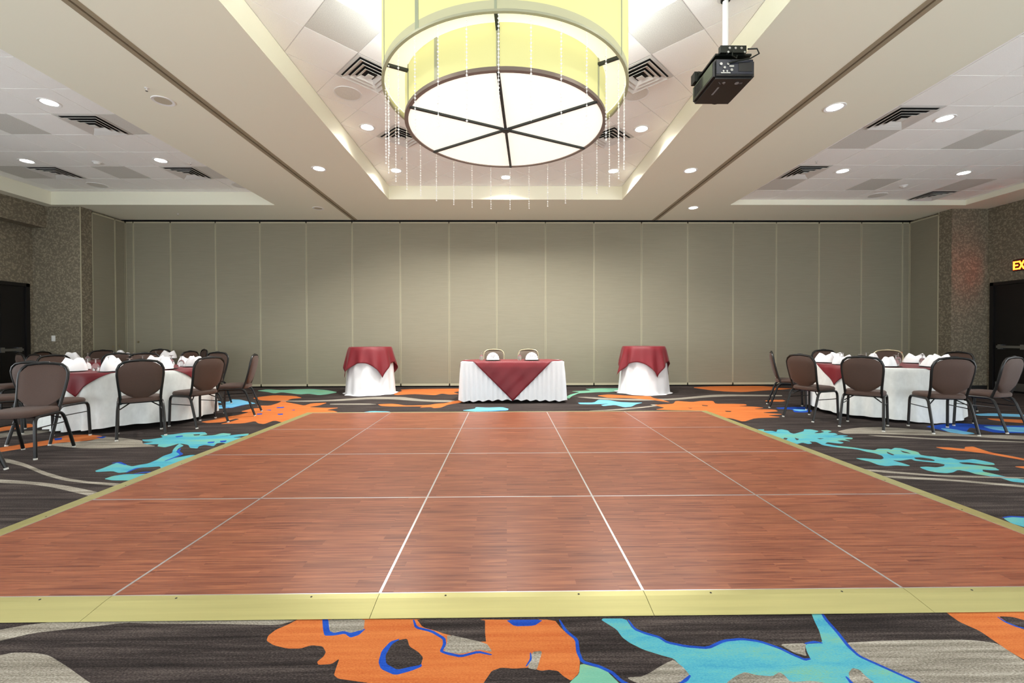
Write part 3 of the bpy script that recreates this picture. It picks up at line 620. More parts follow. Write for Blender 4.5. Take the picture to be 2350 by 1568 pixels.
for x, y, z, on, pw, lb in (
  (-2.0,6.4,ZC,1,1,'lit downlight in centre tray left of the chandelier'),
  (1.98,6.42,ZC,1,1,'lit downlight in centre tray right of the chandelier'),
  (-2.0,8.05,ZC,1,6.5,'lit downlight in the far left corner of the centre tray'),
  (1.97,8.05,ZC,1,6.5,'lit downlight in the far right corner of the centre tray'),
  (0,8.38,ZC,1,6.5,'lit downlight in middle of the far edge of the centre tray'),
  (-3.06,7.26,ZS,1,3.8,'lit downlight in soffit between centre tray and left track'),
  (3.07,7.3,ZS,1,3.2,'lit downlight in soffit between centre tray and right track'),
  (3.97,5.28,ZS,1,.5,'lit downlight in soffit right of the right track, nearer the camera'),
  (4.02,9.41,ZS,1,.25,'small lit downlight in soffit right of the right track, near partition wall'),
  (-3.99,5.2,ZS,0,0,'unlit round downlight in soffit left of the left track, nearer the camera'),
  (-4.02,9.48,ZS,0,0,'unlit round downlight in soffit left of the left track, near partition wall'),
  (-5.87,5.76,ZC,1,.8,'lit downlight in left ceiling tray nearest the camera'),
  (-8.2,7.66,ZC,1,.6,'lit downlight in left ceiling tray nearest the left wall'),
  (-5.9,7.62,ZC,1,.8,'lit downlight in left ceiling tray near the inner edge, second from the camera'),
  (5.8,5.76,ZR,1,.5,'lit downlight in right ceiling tray nearest the camera'),
  (5.86,7.6,ZR,1,.4,'lit downlight in right ceiling tray near the inner edge, second from the camera'),
  (8.08,7.68,ZR,1,.3,'lit downlight in right ceiling tray nearest the right wall')):
    downlight(lb, x, y, z, bool(on), power=pw)
for x, nm in ((-5.87,'inner side of the left'),(-8.2,'outer side of the left'),(5.8,'inner side of the right'),(8.1,'outer side of the right')):  # out-of-view downlights, added to light the near half of the hall
    downlight('unseen downlight added for extra light on the %s ceiling tray, level with the chandelier' % nm, x, 3.9, ZC if x < 0 else ZR, power=.7 if x < 0 else .5)
for x, nm in ((-2.0,'left'),(2.0,'right')): downlight('unseen downlight added for extra light in the centre tray, %s of and nearer than the chandelier' % nm, x, 2.6, ZC)

def speaker(label, x, y, z):
    t = thing('ceiling_speaker', label, 'speaker', (x, y, z), 0, 'round ceiling speakers')
    MB().lathe([(.148,-.004),(.165,-.008),(.17,0),(.148,0)], 32, cap0=False, cap1=False).build('trim_ring','white_paint',t,True)
    MB().lathe([(0,-.007),(.10,-.006),(.149,-.003),(.149,0),(0,0)], 32).build('grille','speaker_grille',t,True)
speaker('round ceiling speaker in centre tray left of the chandelier', -1.96, 5.52, ZC)
speaker('round ceiling speaker in centre tray right of the chandelier', 1.62, 5.5, ZC)
speaker('round ceiling speaker at the far edge of the left ceiling tray', -8.1, 8.85, ZC)
speaker('round ceiling speaker at the far edge of the right ceiling tray', 7.58, 8.9, ZR)
speaker('round ceiling speaker at the far inner corner of the left ceiling tray', -5.28, 8.86, ZC)
def detector(label, x, y, z):
    t = thing('smoke_detector', label, 'smoke detector', (x, y, z), 0, 'ceiling smoke detectors')
    MB().lathe([(.055,-.012),(.065,-.006),(.065,0),(0,0)], 20, cap1=False).build('base','white_paint',t,True)
    MB().lathe([(0,-.045),(.03,-.043),(.045,-.03),(.05,-.012),(0,-.012)], 20).build('sensor_dome','vent_white',t,True)
detector('white smoke detector in left ceiling tray', -7.05, 7.7, ZC); detector('white smoke detector in right ceiling tray', 7.6, 8.33, ZR)
def sprinkler(label, x, y, z):
    t = thing('sprinkler_head', label, 'sprinkler', (x, y, z), 0, 'ceiling sprinkler heads')
    MB().lathe([(.0,-.004),(.02,-.004),(.023,0),(0,0)], 14).build('escutcheon','white_paint',t,True)
    MB().cyl((0,0,-.03),(0,0,-.003),.005).build('stem','white_paint',t); MB().lathe([(0,-.033),(.013,-.033),(.013,-.03),(0,-.03)], 10).build('deflector','steel',t)
sprinkler('small sprinkler head in left ceiling tray near the inner edge', -5.45, 7.7, ZC); sprinkler('small sprinkler head in right ceiling tray near the inner edge', 5.1, 7.18, ZR)
sprinkler('small sprinkler head on soffit above left table group', -7.3, 9.9, ZS); sprinkler('small sprinkler head on soffit left of the left track', -3.97, 4.94, ZS)
sprinkler('small sprinkler head behind left side of the chandelier', -1.75, 7.45, ZC)
# ------------------------------------------------------------------ chandelier
def chandelier():
    cx, cy = 0.0, 3.75; Ro, Ri = 1.007, .83; zo0, zo1, zi0 = 3.21, 3.93, 2.952; zi1 = 3.27
    t = thing('chandelier', 'large two-tier round chandelier with pale yellow fabric drums and bead strands', 'chandelier', (cx, cy, 0))
    def band(name, R, z0, z1, th, mat): return MB().lathe([(R,z0),(R,z1),(R-th,z1),(R-th,z0),(R,z0)], 96, cap0=False, cap1=False).build(name, mat, t, math.radians(30))
    band('outer_shade', Ro, zo0+.068, zo1, .008, 'shade'); band('shade_unlit', Ro, zo0+.012, zo0+.068, .008, 'shade_unlit')
    band('outer_rim', Ro+.004, zo0-.004, zo0+.012, .022, 'rim_sage'); band('top_rim', Ro+.004, zo1, zo1+.014, .02, 'rim_sage')
    band('inner_shade', Ri, zi0+.02, zi1, .008, 'shade_inner'); band('inner_rim', Ri+.006, zi0-.004, zi0+.022, .03, 'rim_taupe')
    MB().lathe([(Ri-.004,zi1-.004),(Ro-.012,zi1-.004),(Ro-.012,zi1),(Ri-.004,zi1)], 96, cap0=False, cap1=False).build('ring_diffuser','ring_diffuser',t)
    MB().lathe([(0,zi0+.004),(Ri-.02,zi0+.004),(Ri-.02,zi0+.010),(0,zi0+.010)], 96).build('disc_diffuser','disc',t)
    MB().lathe([(0,zo1-.04),(Ro-.012,zo1-.04),(Ro-.012,zo1-.034),(0,zo1-.034)], 72).build('top_diffuser','uplight',t)
    MB().lathe([(0,zi0-.02),(.035,-.0+zi0-.018),(.042,zi0-.006),(0,zi0+.004)], 20).build('hub','spoke_dark',t,True)
    a0 = -PI/2-math.radians(3.5)
    for k in range(6):
        a = a0+k*PI/3; u = Vector((math.cos(a), math.sin(a), 0)); M = Matrix.Rotation(a,4,'Z')
        MB().box(.03,Ri-.01,-.011,.011,zi0-.012,zi0+.003,M).build('spoke','spoke_dark',t)
        MB().box(Ri-.004,Ro-.01,-.012,.012,zo0+.0,zo0+.02,M).build('connecting_bar','spoke_dark',t)
        MB().box(Ri-.002,Ri+.004,-.011,.011,zi0+.02,zi1,M).build('inner_rib','rim_sage',t)
        MB().box(Ro-.002,Ro+.003,-.008,.008,zo0+.01,zo1,M).build('outer_rib','shade_seam',t)
    a = -PI/2-math.radians(35.5); M = Matrix.Rotation(a,4,'Z')
    MB().box(Ro-.002,Ro+.003,-.016,.016,zo0+.01,zo1,M).build('fabric_seam','shade_seam',t); MB().box(Ri-.002,Ri+.003,-.016,.016,zi0+.02,zi1,M).build('fabric_seam','rim_sage',t)
    for k in range(3):
        a = a0+k*2*PI/3; MB().cyl((.7*math.cos(a),.7*math.sin(a),zo1-.03),(.12*math.cos(a),.12*math.sin(a),ZC),.008).build('suspension_rod','rim_sage',t)
    MB().lathe([(0,ZC-.05),(.13,ZC-.05),(.16,ZC),(0,ZC)], 24).build('canopy','rim_sage',t,True)
    # bead strands
    b = MB(); L_ = .655; z = 0
    b.cyl((0,0,0),(0,0,-L_),.0012,4)
    k = 0
    while z > -L_:
        r = .0085 if k % 2 else .0065
        vs = [(0,0,z),(0,0,z-2*r)]+[(r*math.cos(q*PI/3),r*math.sin(q*PI/3),z-r) for q in range(6)]
        b.add(vs, [(0,2+q,2+(q+1)%6) for q in range(6)]+[(1,2+(q+1)%6,2+q) for q in range(6)]); z -= 2*r+.009; k += 1
    me = b.mesh('bead_strand','crystal',True)
    for k in range(30):
        a = k*2*PI/30+.06; link('bead_strand', me, t, ((Ro-.028)*math.cos(a), (Ro-.028)*math.sin(a), zo0+.004))
chandelier()

# ------------------------------------------------------------------ projector
def projector():
    x0, x1, y0, y1, z0, z1 = 1.765, 2.115, 3.72, 4.16, 3.38, 3.545
    t = thing('projector', 'black projector hanging from a white pole under the ceiling', 'projector', ((x0+x1)/2, (y0+y1)/2, z0))
    ox, oy, oz = (x0+x1)/2, (y0+y1)/2, z0
    w2, d2, h = (x1-x0)/2, (y1-y0)/2, z1-z0
    body = MB().box(-w2,w2,-d2,d2,0,h).build('body','projector_black',t,bevel=.018)
    MB().box(-w2-.002,-w2+.004,-d2+.03,-d2+.20,.03,h-.02).box(-w2-.002,-w2+.004,-d2+.215,d2-.03,.03,h-.02).build('side_panel','projector_side_reflection',body)
    g = MB()
    for k in range(12): g.box(-w2-.005,-w2-.001,-d2+.225+k*.014,-d2+.231+k*.014,.04,h-.03)
    g.build('side_louvers','projector_black',body)
    MB().box(-w2+.02,w2-.02,-d2-.004,-d2+.004,.03,h-.015).build('rear_panel','projector_rear',body)
    p = MB()
    for k, (px, pz, r) in enumerate(((-.12,.11,.012),(-.09,.08,.010),(-.06,.11,.010),(-.1,.05,.008),(-.07,.05,.008),(-.03,.06,.012))): p.cyl((px,-d2-.012,pz),(px,-d2-.003,pz),r,10)
    p.box(-.05,-.01,-d2-.009,-d2-.003,.085,.10); p.box(-.12,-.04,-d2-.008,-d2-.003,.032,.042); p.build('connectors','steel',body)
    MB().box(.03,w2-.03,-d2-.007,-d2-.003,.05,.125).build('vent_cover','projector_black',body)
    q = MB(); q.cyl((-.055,-d2+.075,-.003),(-.055,-d2+.075,.002),.012,12); q.cyl((.06,-d2+.08,-.003),(.06,-d2+.08,.002),.018,12)
    for k in range(6): q.cyl((-.10+.011*k,-d2+.07+.012*(k%3),-.002),(-.10+.011*k,-d2+.07+.012*(k%3),.002),.003,6)
    for k in range(4): q.cyl((.09+.012*(k%2),-d2+.075+.012*(k//2),-.002),(.09+.012*(k%2),-d2+.075+.012*(k//2),.002),.003,6)
    q.build('underside_fittings','logo_grey',body)
    lg = MB()
    for k in range(9): lg.box(-.075,-.06,-d2+.145+k*.014,-d2+.155+k*.014,-.0015,.001)
    lg.build('maker_mark','logo_grey',body)
    MB().lathe([(.06,0),(.065,.03),(.05,.035),(.045,.02),(0,.02)], 24, M=Matrix.Translation((0.05,d2-.005,h*.5)) @ Matrix.Rotation(-PI/2,4,'X')).build('lens','projector_black',body,True)
    br = MB().box(-w2+.02,w2-.02,-d2+.02,d2-.03,h+.035,h+.05)
    br.box(-w2+.05,w2-.08,-d2-.01,-d2+.03,h+.04,h+.10); br.box(-w2-.02,-w2+.05,d2-.10,d2-.02,h+.0,h+.09)
    br.box(-.07,.07,-.12,.08,h+.05,h+.10)
    for sx in (-1,1):
        for sy in (-1,1): br.cyl((sx*.1,sy*.13,h),(sx*.1,sy*.13,h+.04),.012)
    brk = br.build('bracket','bracket',t)
    bo = MB()
    for k in range(3): bo.cyl((-.05+.05*k,-d2-.016,h+.075),(-.05+.05*k,-d2-.008,h+.075),.010)
    for k in range(2): bo.cyl((-.06+.14*k,-d2-.012,h+.045),(-.06+.14*k,-d2+.012,h+.045),.009)
    bo.build('bolt','steel',brk,True)
    MB().tube([(.12,-d2+.02,h+.09),(.19,-d2-.0,h+.08),(.2,-d2-.015,h+.03),(.12,-d2-.03,h-.02),(.02,-d2-.02,h-.035),(-.06,-d2-.008,h-.05)],.006,8).build('cable','bracket',t,True)
    MB().tube([(-.03,-d2-.02,h+.05),(-.035,-d2-.03,h+.0),(-.0,-d2-.03,h-.02),(.01,-d2-.02,h+.01)],.005,8).build('cable','bracket',t,True)
    MB().tube([(-.1,d2-.1,h+.06),(-.15,d2-.08,h+.1),(-.17,d2-.12,h+.06)],.005,8).build('cable','bracket',t,True)
    MB().cyl((.02,-.02,h+.09),(.02,-.02,ZC-z0),.024,18).build('pole','white_paint',t,True)
    MB().lathe([(.07,ZC-z0-.02),(.075,ZC-z0),(0,ZC-z0)], 20, c=(.02,-.02,0)).build('ceiling_plate','white_paint',t,True)
    MB().lathe([(.03,ZC-z0-.05),(.04,ZC-z0-.045),(.04,ZC-z0-.02),(.03,ZC-z0-.02)], 18, c=(.02,-.02,0)).build('pole_collar','bracket',t,True)
projector()

# ------------------------------------------------------------------ exit sign, switch
def exit_sign():
    t = thing('exit_sign', 'glowing orange EXIT sign above the right-hand door', 'exit sign', (XR, 8.75, 2.54))
    MB().box(-.045,0,-.24,.20,-.03,.21).build('housing','sign_box',t,bevel=.006)
    def letter(nm, segs, y):
        b = MB()
        for (a, c), (d, e) in segs:
            p, q = Vector((-.049, y-a, c)), Vector((-.049, y-d, e)); dr = (q-p).normalized(); n = Vector((0,-dr.z,dr.y))*.013
            p, q = p-dr*.013, q+dr*.013
            b.add([p+n,q+n,q-n,p-n]+[v+Vector((.006,0,0)) for v in (p+n,q+n,q-n,p-n)], [(0,1,2,3),(7,6,5,4),(0,4,5,1),(1,5,6,2),(2,6,7,3),(3,7,4,0)])
        b.build('letter', 'sign_letter', t)
    h = .155; w_ = .07; z = .013
    letter('E', [((0,z),(0,h)),((0,z),(w_,z)),((0,.085),(w_*.85,.085)),((0,h),(w_,h))], .175)
    letter('X', [((0,z),(w_,h)),((0,h),(w_,z))], .075); letter('I', [((0,z),(0,h))], -.04); letter('T', [((-.0,h),(w_,h)),((w_/2,z),(w_/2,h))], -.085)
exit_sign()
t = thing('light_switch', 'small white switch plate on the left wallpapered pier', 'light switch', (-9.54, YPL, 1.18))
MB().box(-.04,.04,-.006,0,-.06,.06).build('plate','switch_white',t,bevel=.002); MB().box(-.012,.012,-.014,-.005,-.025,.025).build('rocker','switch_white',t)

# ------------------------------------------------------------------ dance floor
def dance_floor():
    PX = [-2.99,-1.785,-.58,.625,1.83,3.035]; PY = [1.995,3.195,4.395,5.595,6.80]; zt = .022
    t = thing('dance_floor', 'portable dance floor of reddish wood laminate panels with gold edging', 'dance floor', (0,0,0))
    w_, d_ = 1.205, 1.2
    e = .006
    pme = MB().box(-w_/2+e,w_/2-e,-d_/2+e,d_/2-e,.003,zt).mesh('floor_panel','dance_wood')
    em = MB()
    for a in (-1,1):
        em.box(min(a*w_/2,a*(w_/2-e)),max(a*w_/2,a*(w_/2-e)),-d_/2,d_/2,.003,zt+.0006); em.box(-w_/2,w_/2,min(a*d_/2,a*(d_/2-e)),max(a*d_/2,a*(d_/2-e)),.003,zt+.0006)
    eme = em.mesh('panel_edge','aluminium')
    for i in range(5):
        for j in range(4):
            p = link('floor_panel', pme, t, ((PX[i]+PX[i+1])/2, (PY[j]+PY[j+1])/2, 0)); link('panel_edge', eme, p)
    # ramped gold edging
    RW = .15
    def ramp(x0, y0, x1, y1, nx, ny, m0=0, m1=0):
        """wedge from the panel edge (x0,y0)-(x1,y1) outwards along n; m0/m1 extend the outer line at mitres"""
        u = Vector((x1-x0, y1-y0, 0)); L_ = u.length; u.normalize(); n = Vector((nx, ny, 0)); g = .0012
        A_, B_ = Vector((x0,y0,0))+u*g, Vector((x1,y1,0))-u*g
        prof = [(0,.003),(0,zt+.001),(.035,zt-.001),(RW-.006,.0055),(RW,.0042),(RW,.003)]
        rs = []
        for s, ext, sg in ((A_,m0,-1),(B_,m1,1)): rs.append([s+n*q[0]+u*sg*ext*q[0]/RW+Vector((0,0,q[1])) for q in prof])
        b = MB().rings(rs)
        o = b.build('edge_ramp','gold',t)
        for k in (.25,.75):
            pt = A_+u*L_*k+n*.02; MB().lathe([(0,0),(.004,0),(.005,-.001),(0,-.001)], 8, c=(pt.x,pt.y,zt+.0012)).build('screw','black',o)
    for i in range(5):
        ramp(PX[i],PY[0],PX[i+1],PY[0],0,-1,RW if i == 0 else 0,RW if i == 4 else 0); ramp(PX[i],PY[4],PX[i+1],PY[4],0,1,RW if i == 0 else 0,RW if i == 4 else 0)
    for j in range(4):
        ramp(PX[0],PY[j],PX[0],PY[j+1],-1,0,RW if j == 0 else 0,RW if j == 3 else 0); ramp(PX[5],PY[j],PX[5],PY[j+1],1,0,RW if j == 0 else 0,RW if j == 3 else 0)
dance_floor()

# ------------------------------------------------------------------ chairs
FZ = [.40,.47,.55,.65,.75,.82,.87,.905]; FW = [.185,.187,.192,.202,.211,.210,.19,.15]; FY = [-.125,-.150,-.176,-.203,-.226,-.240,-.248,-.252]
def make_chair(label, frame='frame_black', pad='seat_brown'):
    t = thing('banquet_chair', label, 'chair')
    # seat
    rs = []
    for z, s in ((.418,.93),(.425,.985),(.445,1.0),(.462,.985),(.474,.93),(.481,.75),(.484,.35)):
        r = []
        for k in range(32):
            a = 2*PI*k/32; c, sn = math.cos(a), math.sin(a); e = 2/4.2
            x = .213*s*math.copysign(abs(c)**e, c); y = .022+.215*s*math.copysign(abs(sn)**e, sn)
            r.append((x*(1-.05*(y < 0)*abs(y)/.2), y, z-.012*max(0, (y-.1)/.13)**2))
        rs.append(r)
    MB().rings(rs).build('seat', pad, t, math.radians(50))
    # backrest pad
    nu, nv = 13, 11; vs = []; fs = []
    for side in (1,-1):
        for j in range(nv):
            for i in range(nu):
                u = -1+2*i/(nu-1); v = j/(nv-1)
                zb = .468+.10*abs(u)**2.4; zt = .905-.085*abs(u)**4
                z = zb+(zt-zb)*v; x = u*(interp(min(z,.82), FZ, FW)-.006); yc = interp(z, FZ, FY)
                edge = min(1, 3.2*min(1-abs(u), v*1.2, (1-v)*1.4)+.0); th = .010+.016*math.sqrt(max(0, edge))
                vs.append((x, yc+side*th+.012*(1-u*u)*-1, z))
    N = nu*nv
    for j in range(nv-1):
        for i in range(nu-1):
            a = j*nu+i; fs.append((a, a+1, a+nu+1, a+nu)); fs.append((N+a, N+a+nu, N+a+nu+1, N+a+1))
    bd = [i for i in range(nu)]+[j*nu+nu-1 for j in range(1,nv)]+[(nv-1)*nu+i for i in range(nu-2,-1,-1)]+[j*nu for j in range(nv-2,0,-1)]
    for k in range(len(bd)):
        a, b = bd[k], bd[(k+1) % len(bd)]; fs.append((b, a, N+a, N+b))
    MB().add(vs, fs).build('backrest', pad, t, math.radians(60))
    # back frame
    pts = [(-w_, y, z) for z, w_, y in zip(FZ, FW, FY)]+[(-.075,-.2535,.9175),(0,-.254,.921),(.075,-.2535,.9175)]+[(w_, y, z) for z, w_, y in zip(FZ[::-1], FW[::-1], FY[::-1])]
    bf = MB().tube(pts, .0145, 8).build('back_frame', frame, t, True)
    hg = MB().tube([(-.05,-.246,.912),(-.04,-.25,.932),(0,-.252,.936),(.04,-.25,.932),(.05,-.246,.912)], .007, 6).build('hand_grip', frame, bf, True)
    sf = MB()
    for y in (.15,-.09): sf.cyl((-.2,y,.408),(.2,y,.408),.010,8)
    for s in (-1,1): sf.cyl((s*.19,-.16,.345),(s*.10,-.085,.405),.007,6)
    sf.build('seat_frame', frame, t, True)
    for s in (-1,1):
        f = MB().tube([(s*.212,.222,.012),(s*.205,.212,.34),(s*.204,.205,.378),(s*.203,.185,.404),(s*.202,.15,.412),(s*.202,.02,.412)], .0155, 8).build('leg', frame, t, True)
        r = MB().tube([(s*.222,-.292,.012),(s*.21,-.185,.33),(s*.206,-.163,.378),(s*.203,-.135,.403),(s*.202,-.10,.412),(s*.202,.02,.412)], .0155, 8).build('leg', frame, t, True)
        MB().cyl((s*.212,.222,0),(s*.212,.222,.016),.0165,10).build('glide','glide',f,True); MB().cyl((s*.222,-.294,0),(s*.222,-.29,.016),.0165,10).build('glide','glide',r,True)
        MB().cyl((s*.207,.214,.30),(s*.209,-.175,.30),.006,6).build('stretcher', frame, t, True)
    return t
def face(x, y, tx, ty): return math.atan2(-(tx-x), ty-y)
T1 = (-5.35, 6.42); T2 = (-5.6, 2.75); T4 = (-7.5, 8.7); TR = (5.8, 6.74)
dark0 = make_chair('brown padded banquet chair with black frame, back to camera at left table')
champ0 = make_chair('brown padded chair with champagne frame on the far side of right table', 'frame_champagne')
head0 = make_chair('taupe chair with champagne frame behind left half of the head table', 'frame_champagne', 'seat_taupe')
GL, GR, GH, GB = 'chairs around the left round table', 'chairs around the right round table', 'chairs at the head table', 'chairs around the far left table'
used = []
def chair(src, x, y, tgt, label, group, jit=0):
    rz = (face(x, y, *tgt) if isinstance(tgt, tuple) else tgt)+jit
    if src in used: return dup(src, (x, y, 0), rz, label, group)
    used.append(src); src.location = (x, y, 0); src.rotation_euler = (0,0,rz); src['label'] = label; src['group'] = group
    return src
chair(dark0, -4.5, 5.45, T1, 'brown chair with its back to the camera, nearest the middle of left round table', GL)
chair(dark0, -4.24, 6.06, T1, 'brown chair at the right side of left round table, back turned to dance floor', GL)
chair(dark0, -4.15, 6.8, T1, 'brown chair seen edge-on, farthest right at the left round table', GL)
chair(dark0, -5.22, 7.72, T1, 'brown chair behind napkins at the far right of left round table, facing camera', GL)
chair(dark0, -6.1, 7.46, T1, 'brown chair behind napkins at far middle of left round table, facing camera', GL)
chair(dark0, -6.72, 6.78, T1, 'brown chair at the far left of left round table, facing camera', GL)
chair(dark0, -5.28, 5.18, T1, 'brown chair at near left of left round table, seat toward the red cloth corner', GL)
chair(dark0, -6.3, 5.5, T1, 'brown chair at left side of left round table near the photo edge', GL)
chair(dark0, -4.86, 4.5, math.radians(194), 'brown chair turned toward the camera at lower left, its back hiding the one behind', 'chairs by the left photo edge')
chair(dark0, -4.74, 3.72, math.radians(107), 'brown chair cut by the left photo edge, nearest the camera', 'chairs by the left photo edge')
chair(dark0, -6.75, 7.75, T4, 'dark chair seen from behind at near right of far left table', GB)
chair(dark0, -8.05, 7.7, T4, 'dark chair seen from behind at near left of far left table', GB)
chair(dark0, -8.37, 9.3, T4, 'brown chair facing the camera beside left pier panels', GB)
chair(dark0, -7.76, 9.78, T4, 'brown chair facing the camera against left end of partition wall', GB)
chair(dark0, -6.37, 8.6, T4, 'dark chair at right side of far left table, tilted toward it', GB)
chair(dark0, -6.8, 9.55, T4, 'dark chair behind the far left table, rightmost against partition', GB)
chair(dark0, -8.63, 8.55, T4, 'dark chair before the left wallpapered pier', GB)
chair(dark0, -7.7, 6.95, math.radians(160), 'brown chair in front of the black left door', GB)
chair(dark0, 4.72, 5.72, TR, 'brown chair with back to camera in front of right round table', GR)
chair(dark0, 4.42, 6.28, TR, 'brown chair at the left side of right round table, seat facing right', GR)
chair(dark0, 4.72, 7.28, TR, 'brown chair seen edge-on at the far left of right round table', GR)
chair(dark0, 5.98, 8.0, TR, 'brown black-framed chair facing the camera on far side of right round table', GR)
chair(champ0, 6.88, 7.85, TR, 'brown chair with pale champagne frame on far side of right round table', GR)
chair(dark0, 7.05, 6.95, TR, 'brown chair at far right of right round table, half hidden behind a nearer chair', GR)
chair(dark0, 5.44, 5.44, TR, 'dark chair with back to camera at near right of right round table', GR)
chair(dark0, 6.17, 5.56, TR, 'rightmost chair at right round table, turned sideways before the black door', GR)
chair(head0, -.26, 8.97, PI, 'taupe chair with champagne frame behind left half of the head table', GH)
chair(head0, .46, 8.97, PI, 'taupe chair with champagne frame behind right half of the head table', GH)

# ------------------------------------------------------------------ round tables, cloths, place settings
def folds(seed, n0, n1):
    rd = random.Random(seed); ws = [(rd.randint(n0,n1), rd.uniform(0,6.28), rd.uniform(.4,1)) for _ in range(5)]; s = sum(q[2] for q in ws)
    return lambda a: sum(q[2]*math.sin(q[0]*a+q[1]) for q in ws)/s
def drape_r(R, top, hem, flare, amp, fn):
    def f(a, z):
        k = min(1, max(0, (top-z)/(top-hem))); return R+.006*min(1,k*12)+flare*k+amp*(k**.8)*fn(a)
    return f
def cloth_obj(name, rf, R, top, hem, mat, loc, n=160, hemvar=None, puddle=0):
    rs = [[(r_*math.cos(2*PI*j/n), r_*math.sin(2*PI*j/n), top) for j in range(n)] for r_ in (.02, R*.5, R-.02)]
    rs.append([((R-.004)*math.cos(2*PI*j/n), (R-.004)*math.sin(2*PI*j/n), top-.003) for j in range(n)])
    K = 14
    for i in range(K+1):
        k = i/K; row = []
        for j in range(n):
            a = 2*PI*j/n; h = hem+(hemvar(a) if hemvar else 0); z = (top-.012)+(h-top+.012)*k; r_ = rf(a, z)
            row.append((r_*math.cos(a), r_*math.sin(a), z))
        rs.append(row)
    if puddle:
        row = []
        for j in range(n):
            a = 2*PI*j/n; r_ = rf(a, hem)+puddle*(.5+.5*math.sin(7*a+1)*math.sin(3*a)); row.append((r_*math.cos(a), r_*math.sin(a), .006))
        rs.append(row)
    o = MB().rings(rs, True, False).build(name, mat, None, math.radians(50)); o.location = loc; return o
def topper_obj(name, R, half, ang, top, rf, loc, mat='maroon', extra=0, off=.010, fold=None):
    n = 192; rs = []
    def rho(a): a -= ang; return half/max(abs(math.cos(a)), abs(math.sin(a)))*.998
    A_ = [2*PI*j/n+ang+PI/4 for j in range(n)]
    for k in (.03,.5,.96): rs.append([(min(R-.01,rho(a))*k*math.cos(a), min(R-.01,rho(a))*k*math.sin(a), top+.003) for a in A_])
    K = 12
    for i in range(K+1):
        row = []
        for a in A_:
            m = rho(a); h = max(0, m-R)*i/K; z = top+.002-h
            if m <= R: r_ = m*(.97+.03*i/K)
            else: r_ = rf(a, z)+off*min(1,h*30)+extra*h+((fold(a)+.7)*.14*h if fold else 0)
            row.append((r_*math.cos(a), r_*math.sin(a), z if m > R else top+.003))
        rs.append(row)
    o = MB().rings(rs, True, False).build(name, mat, None, math.radians(50)); o.location = loc
    md = o.modifiers.new('thickness','SOLIDIFY'); md.thickness = .002; md.offset = 1
    return o
def fan_mesh():
    b = MB(); n = 19; R = .115; vs = []; 
    for th in (-.004,.004):
        for i in range(n):
            a = PI*i/(n-1); dy = (.016 if i % 2 else -.016)
            vs.append((.018*math.cos(a), th+dy*.2, .006)); vs.append((R*math.cos(a)*1.02, th+dy, .008+R*math.sin(a)*1.15))
    fs = []; N = 2*n
    for i in range(n-1):
        a = 2*i; fs.append((a,a+1,a+3,a+2)); fs.append((N+a,N+a+2,N+a+3,N+a+1)); fs.append((a+1,N+a+1,N+a+3,a+3))
    b.add(vs, fs); b.box(-.11,.11,-.028,.028,.0,.012)
    return b.mesh('napkin','napkin')
def mitre_mesh(seed):
    rd = random.Random(seed); b = MB(); n = 28; rs = []
    lean = rd.uniform(-.02,.02); ph = rd.uniform(0,.6)
    for k in range(6):
        v = k/5; row = []
        for j in range(n):
            a = 2*PI*j/n; pk = abs(math.cos(a+ph))**1.6
            top_ = .095+.05*pk; r_ = (.125-.055*v**1.6)*(1+.13*math.cos(2*a+2*ph))+.010*math.sin(5*a+seed)*(1-.4*v)
            row.append((r_*math.cos(a)+lean*v, r_*.8*math.sin(a), .001+top_*v))
        rs.append(row)
    c = []
    for j in range(n): p = rs[-1][j]; c.append((p[0]*.55, p[1]*.4, p[2]-.035))
    rs.append(c)
    return b.rings(rs).mesh('napkin','napkin', math.radians(45))
NAP = [mitre_mesh(k) for k in range(4)]; FAN = fan_mesh()
GOB = MB().lathe([(.034,0),(.040,.03),(.038,.065),(.026,.092),(.007,.104),(.0055,.150),(.010,.155),(.034,.160),(.035,.163),(.0,.164)], 18, cap0=False).mesh('goblet','glass',True)
GBOWL = MB().lathe([(.034,0),(.040,.03),(.038,.065),(.026,.092),(.007,.104),(.006,.108)], 16, cap0=False).mesh('bowl','glass',True)
GSTEM = MB().lathe([(.006,.106),(.0055,.150),(.010,.155)], 10).mesh('stem','glass',True); GFOOT = MB().lathe([(.010,.155),(.034,.160),(.035,.163),(0,.164)], 16).mesh('foot','glass',True)
CHG = MB().lathe([(0,.001),(.10,.001),(.11,.004),(.148,.010),(.150,.012),(.110,.009),(.10,.006),(0,.006)], 28).mesh('charger_plate','charger',True)
def goblet(x, y, z, label, group):
    t = thing('goblet', label, 'glass', (x, y, z), 0, group)
    link('bowl', GBOWL, t); link('stem', GSTEM, t); link('foot', GFOOT, t)
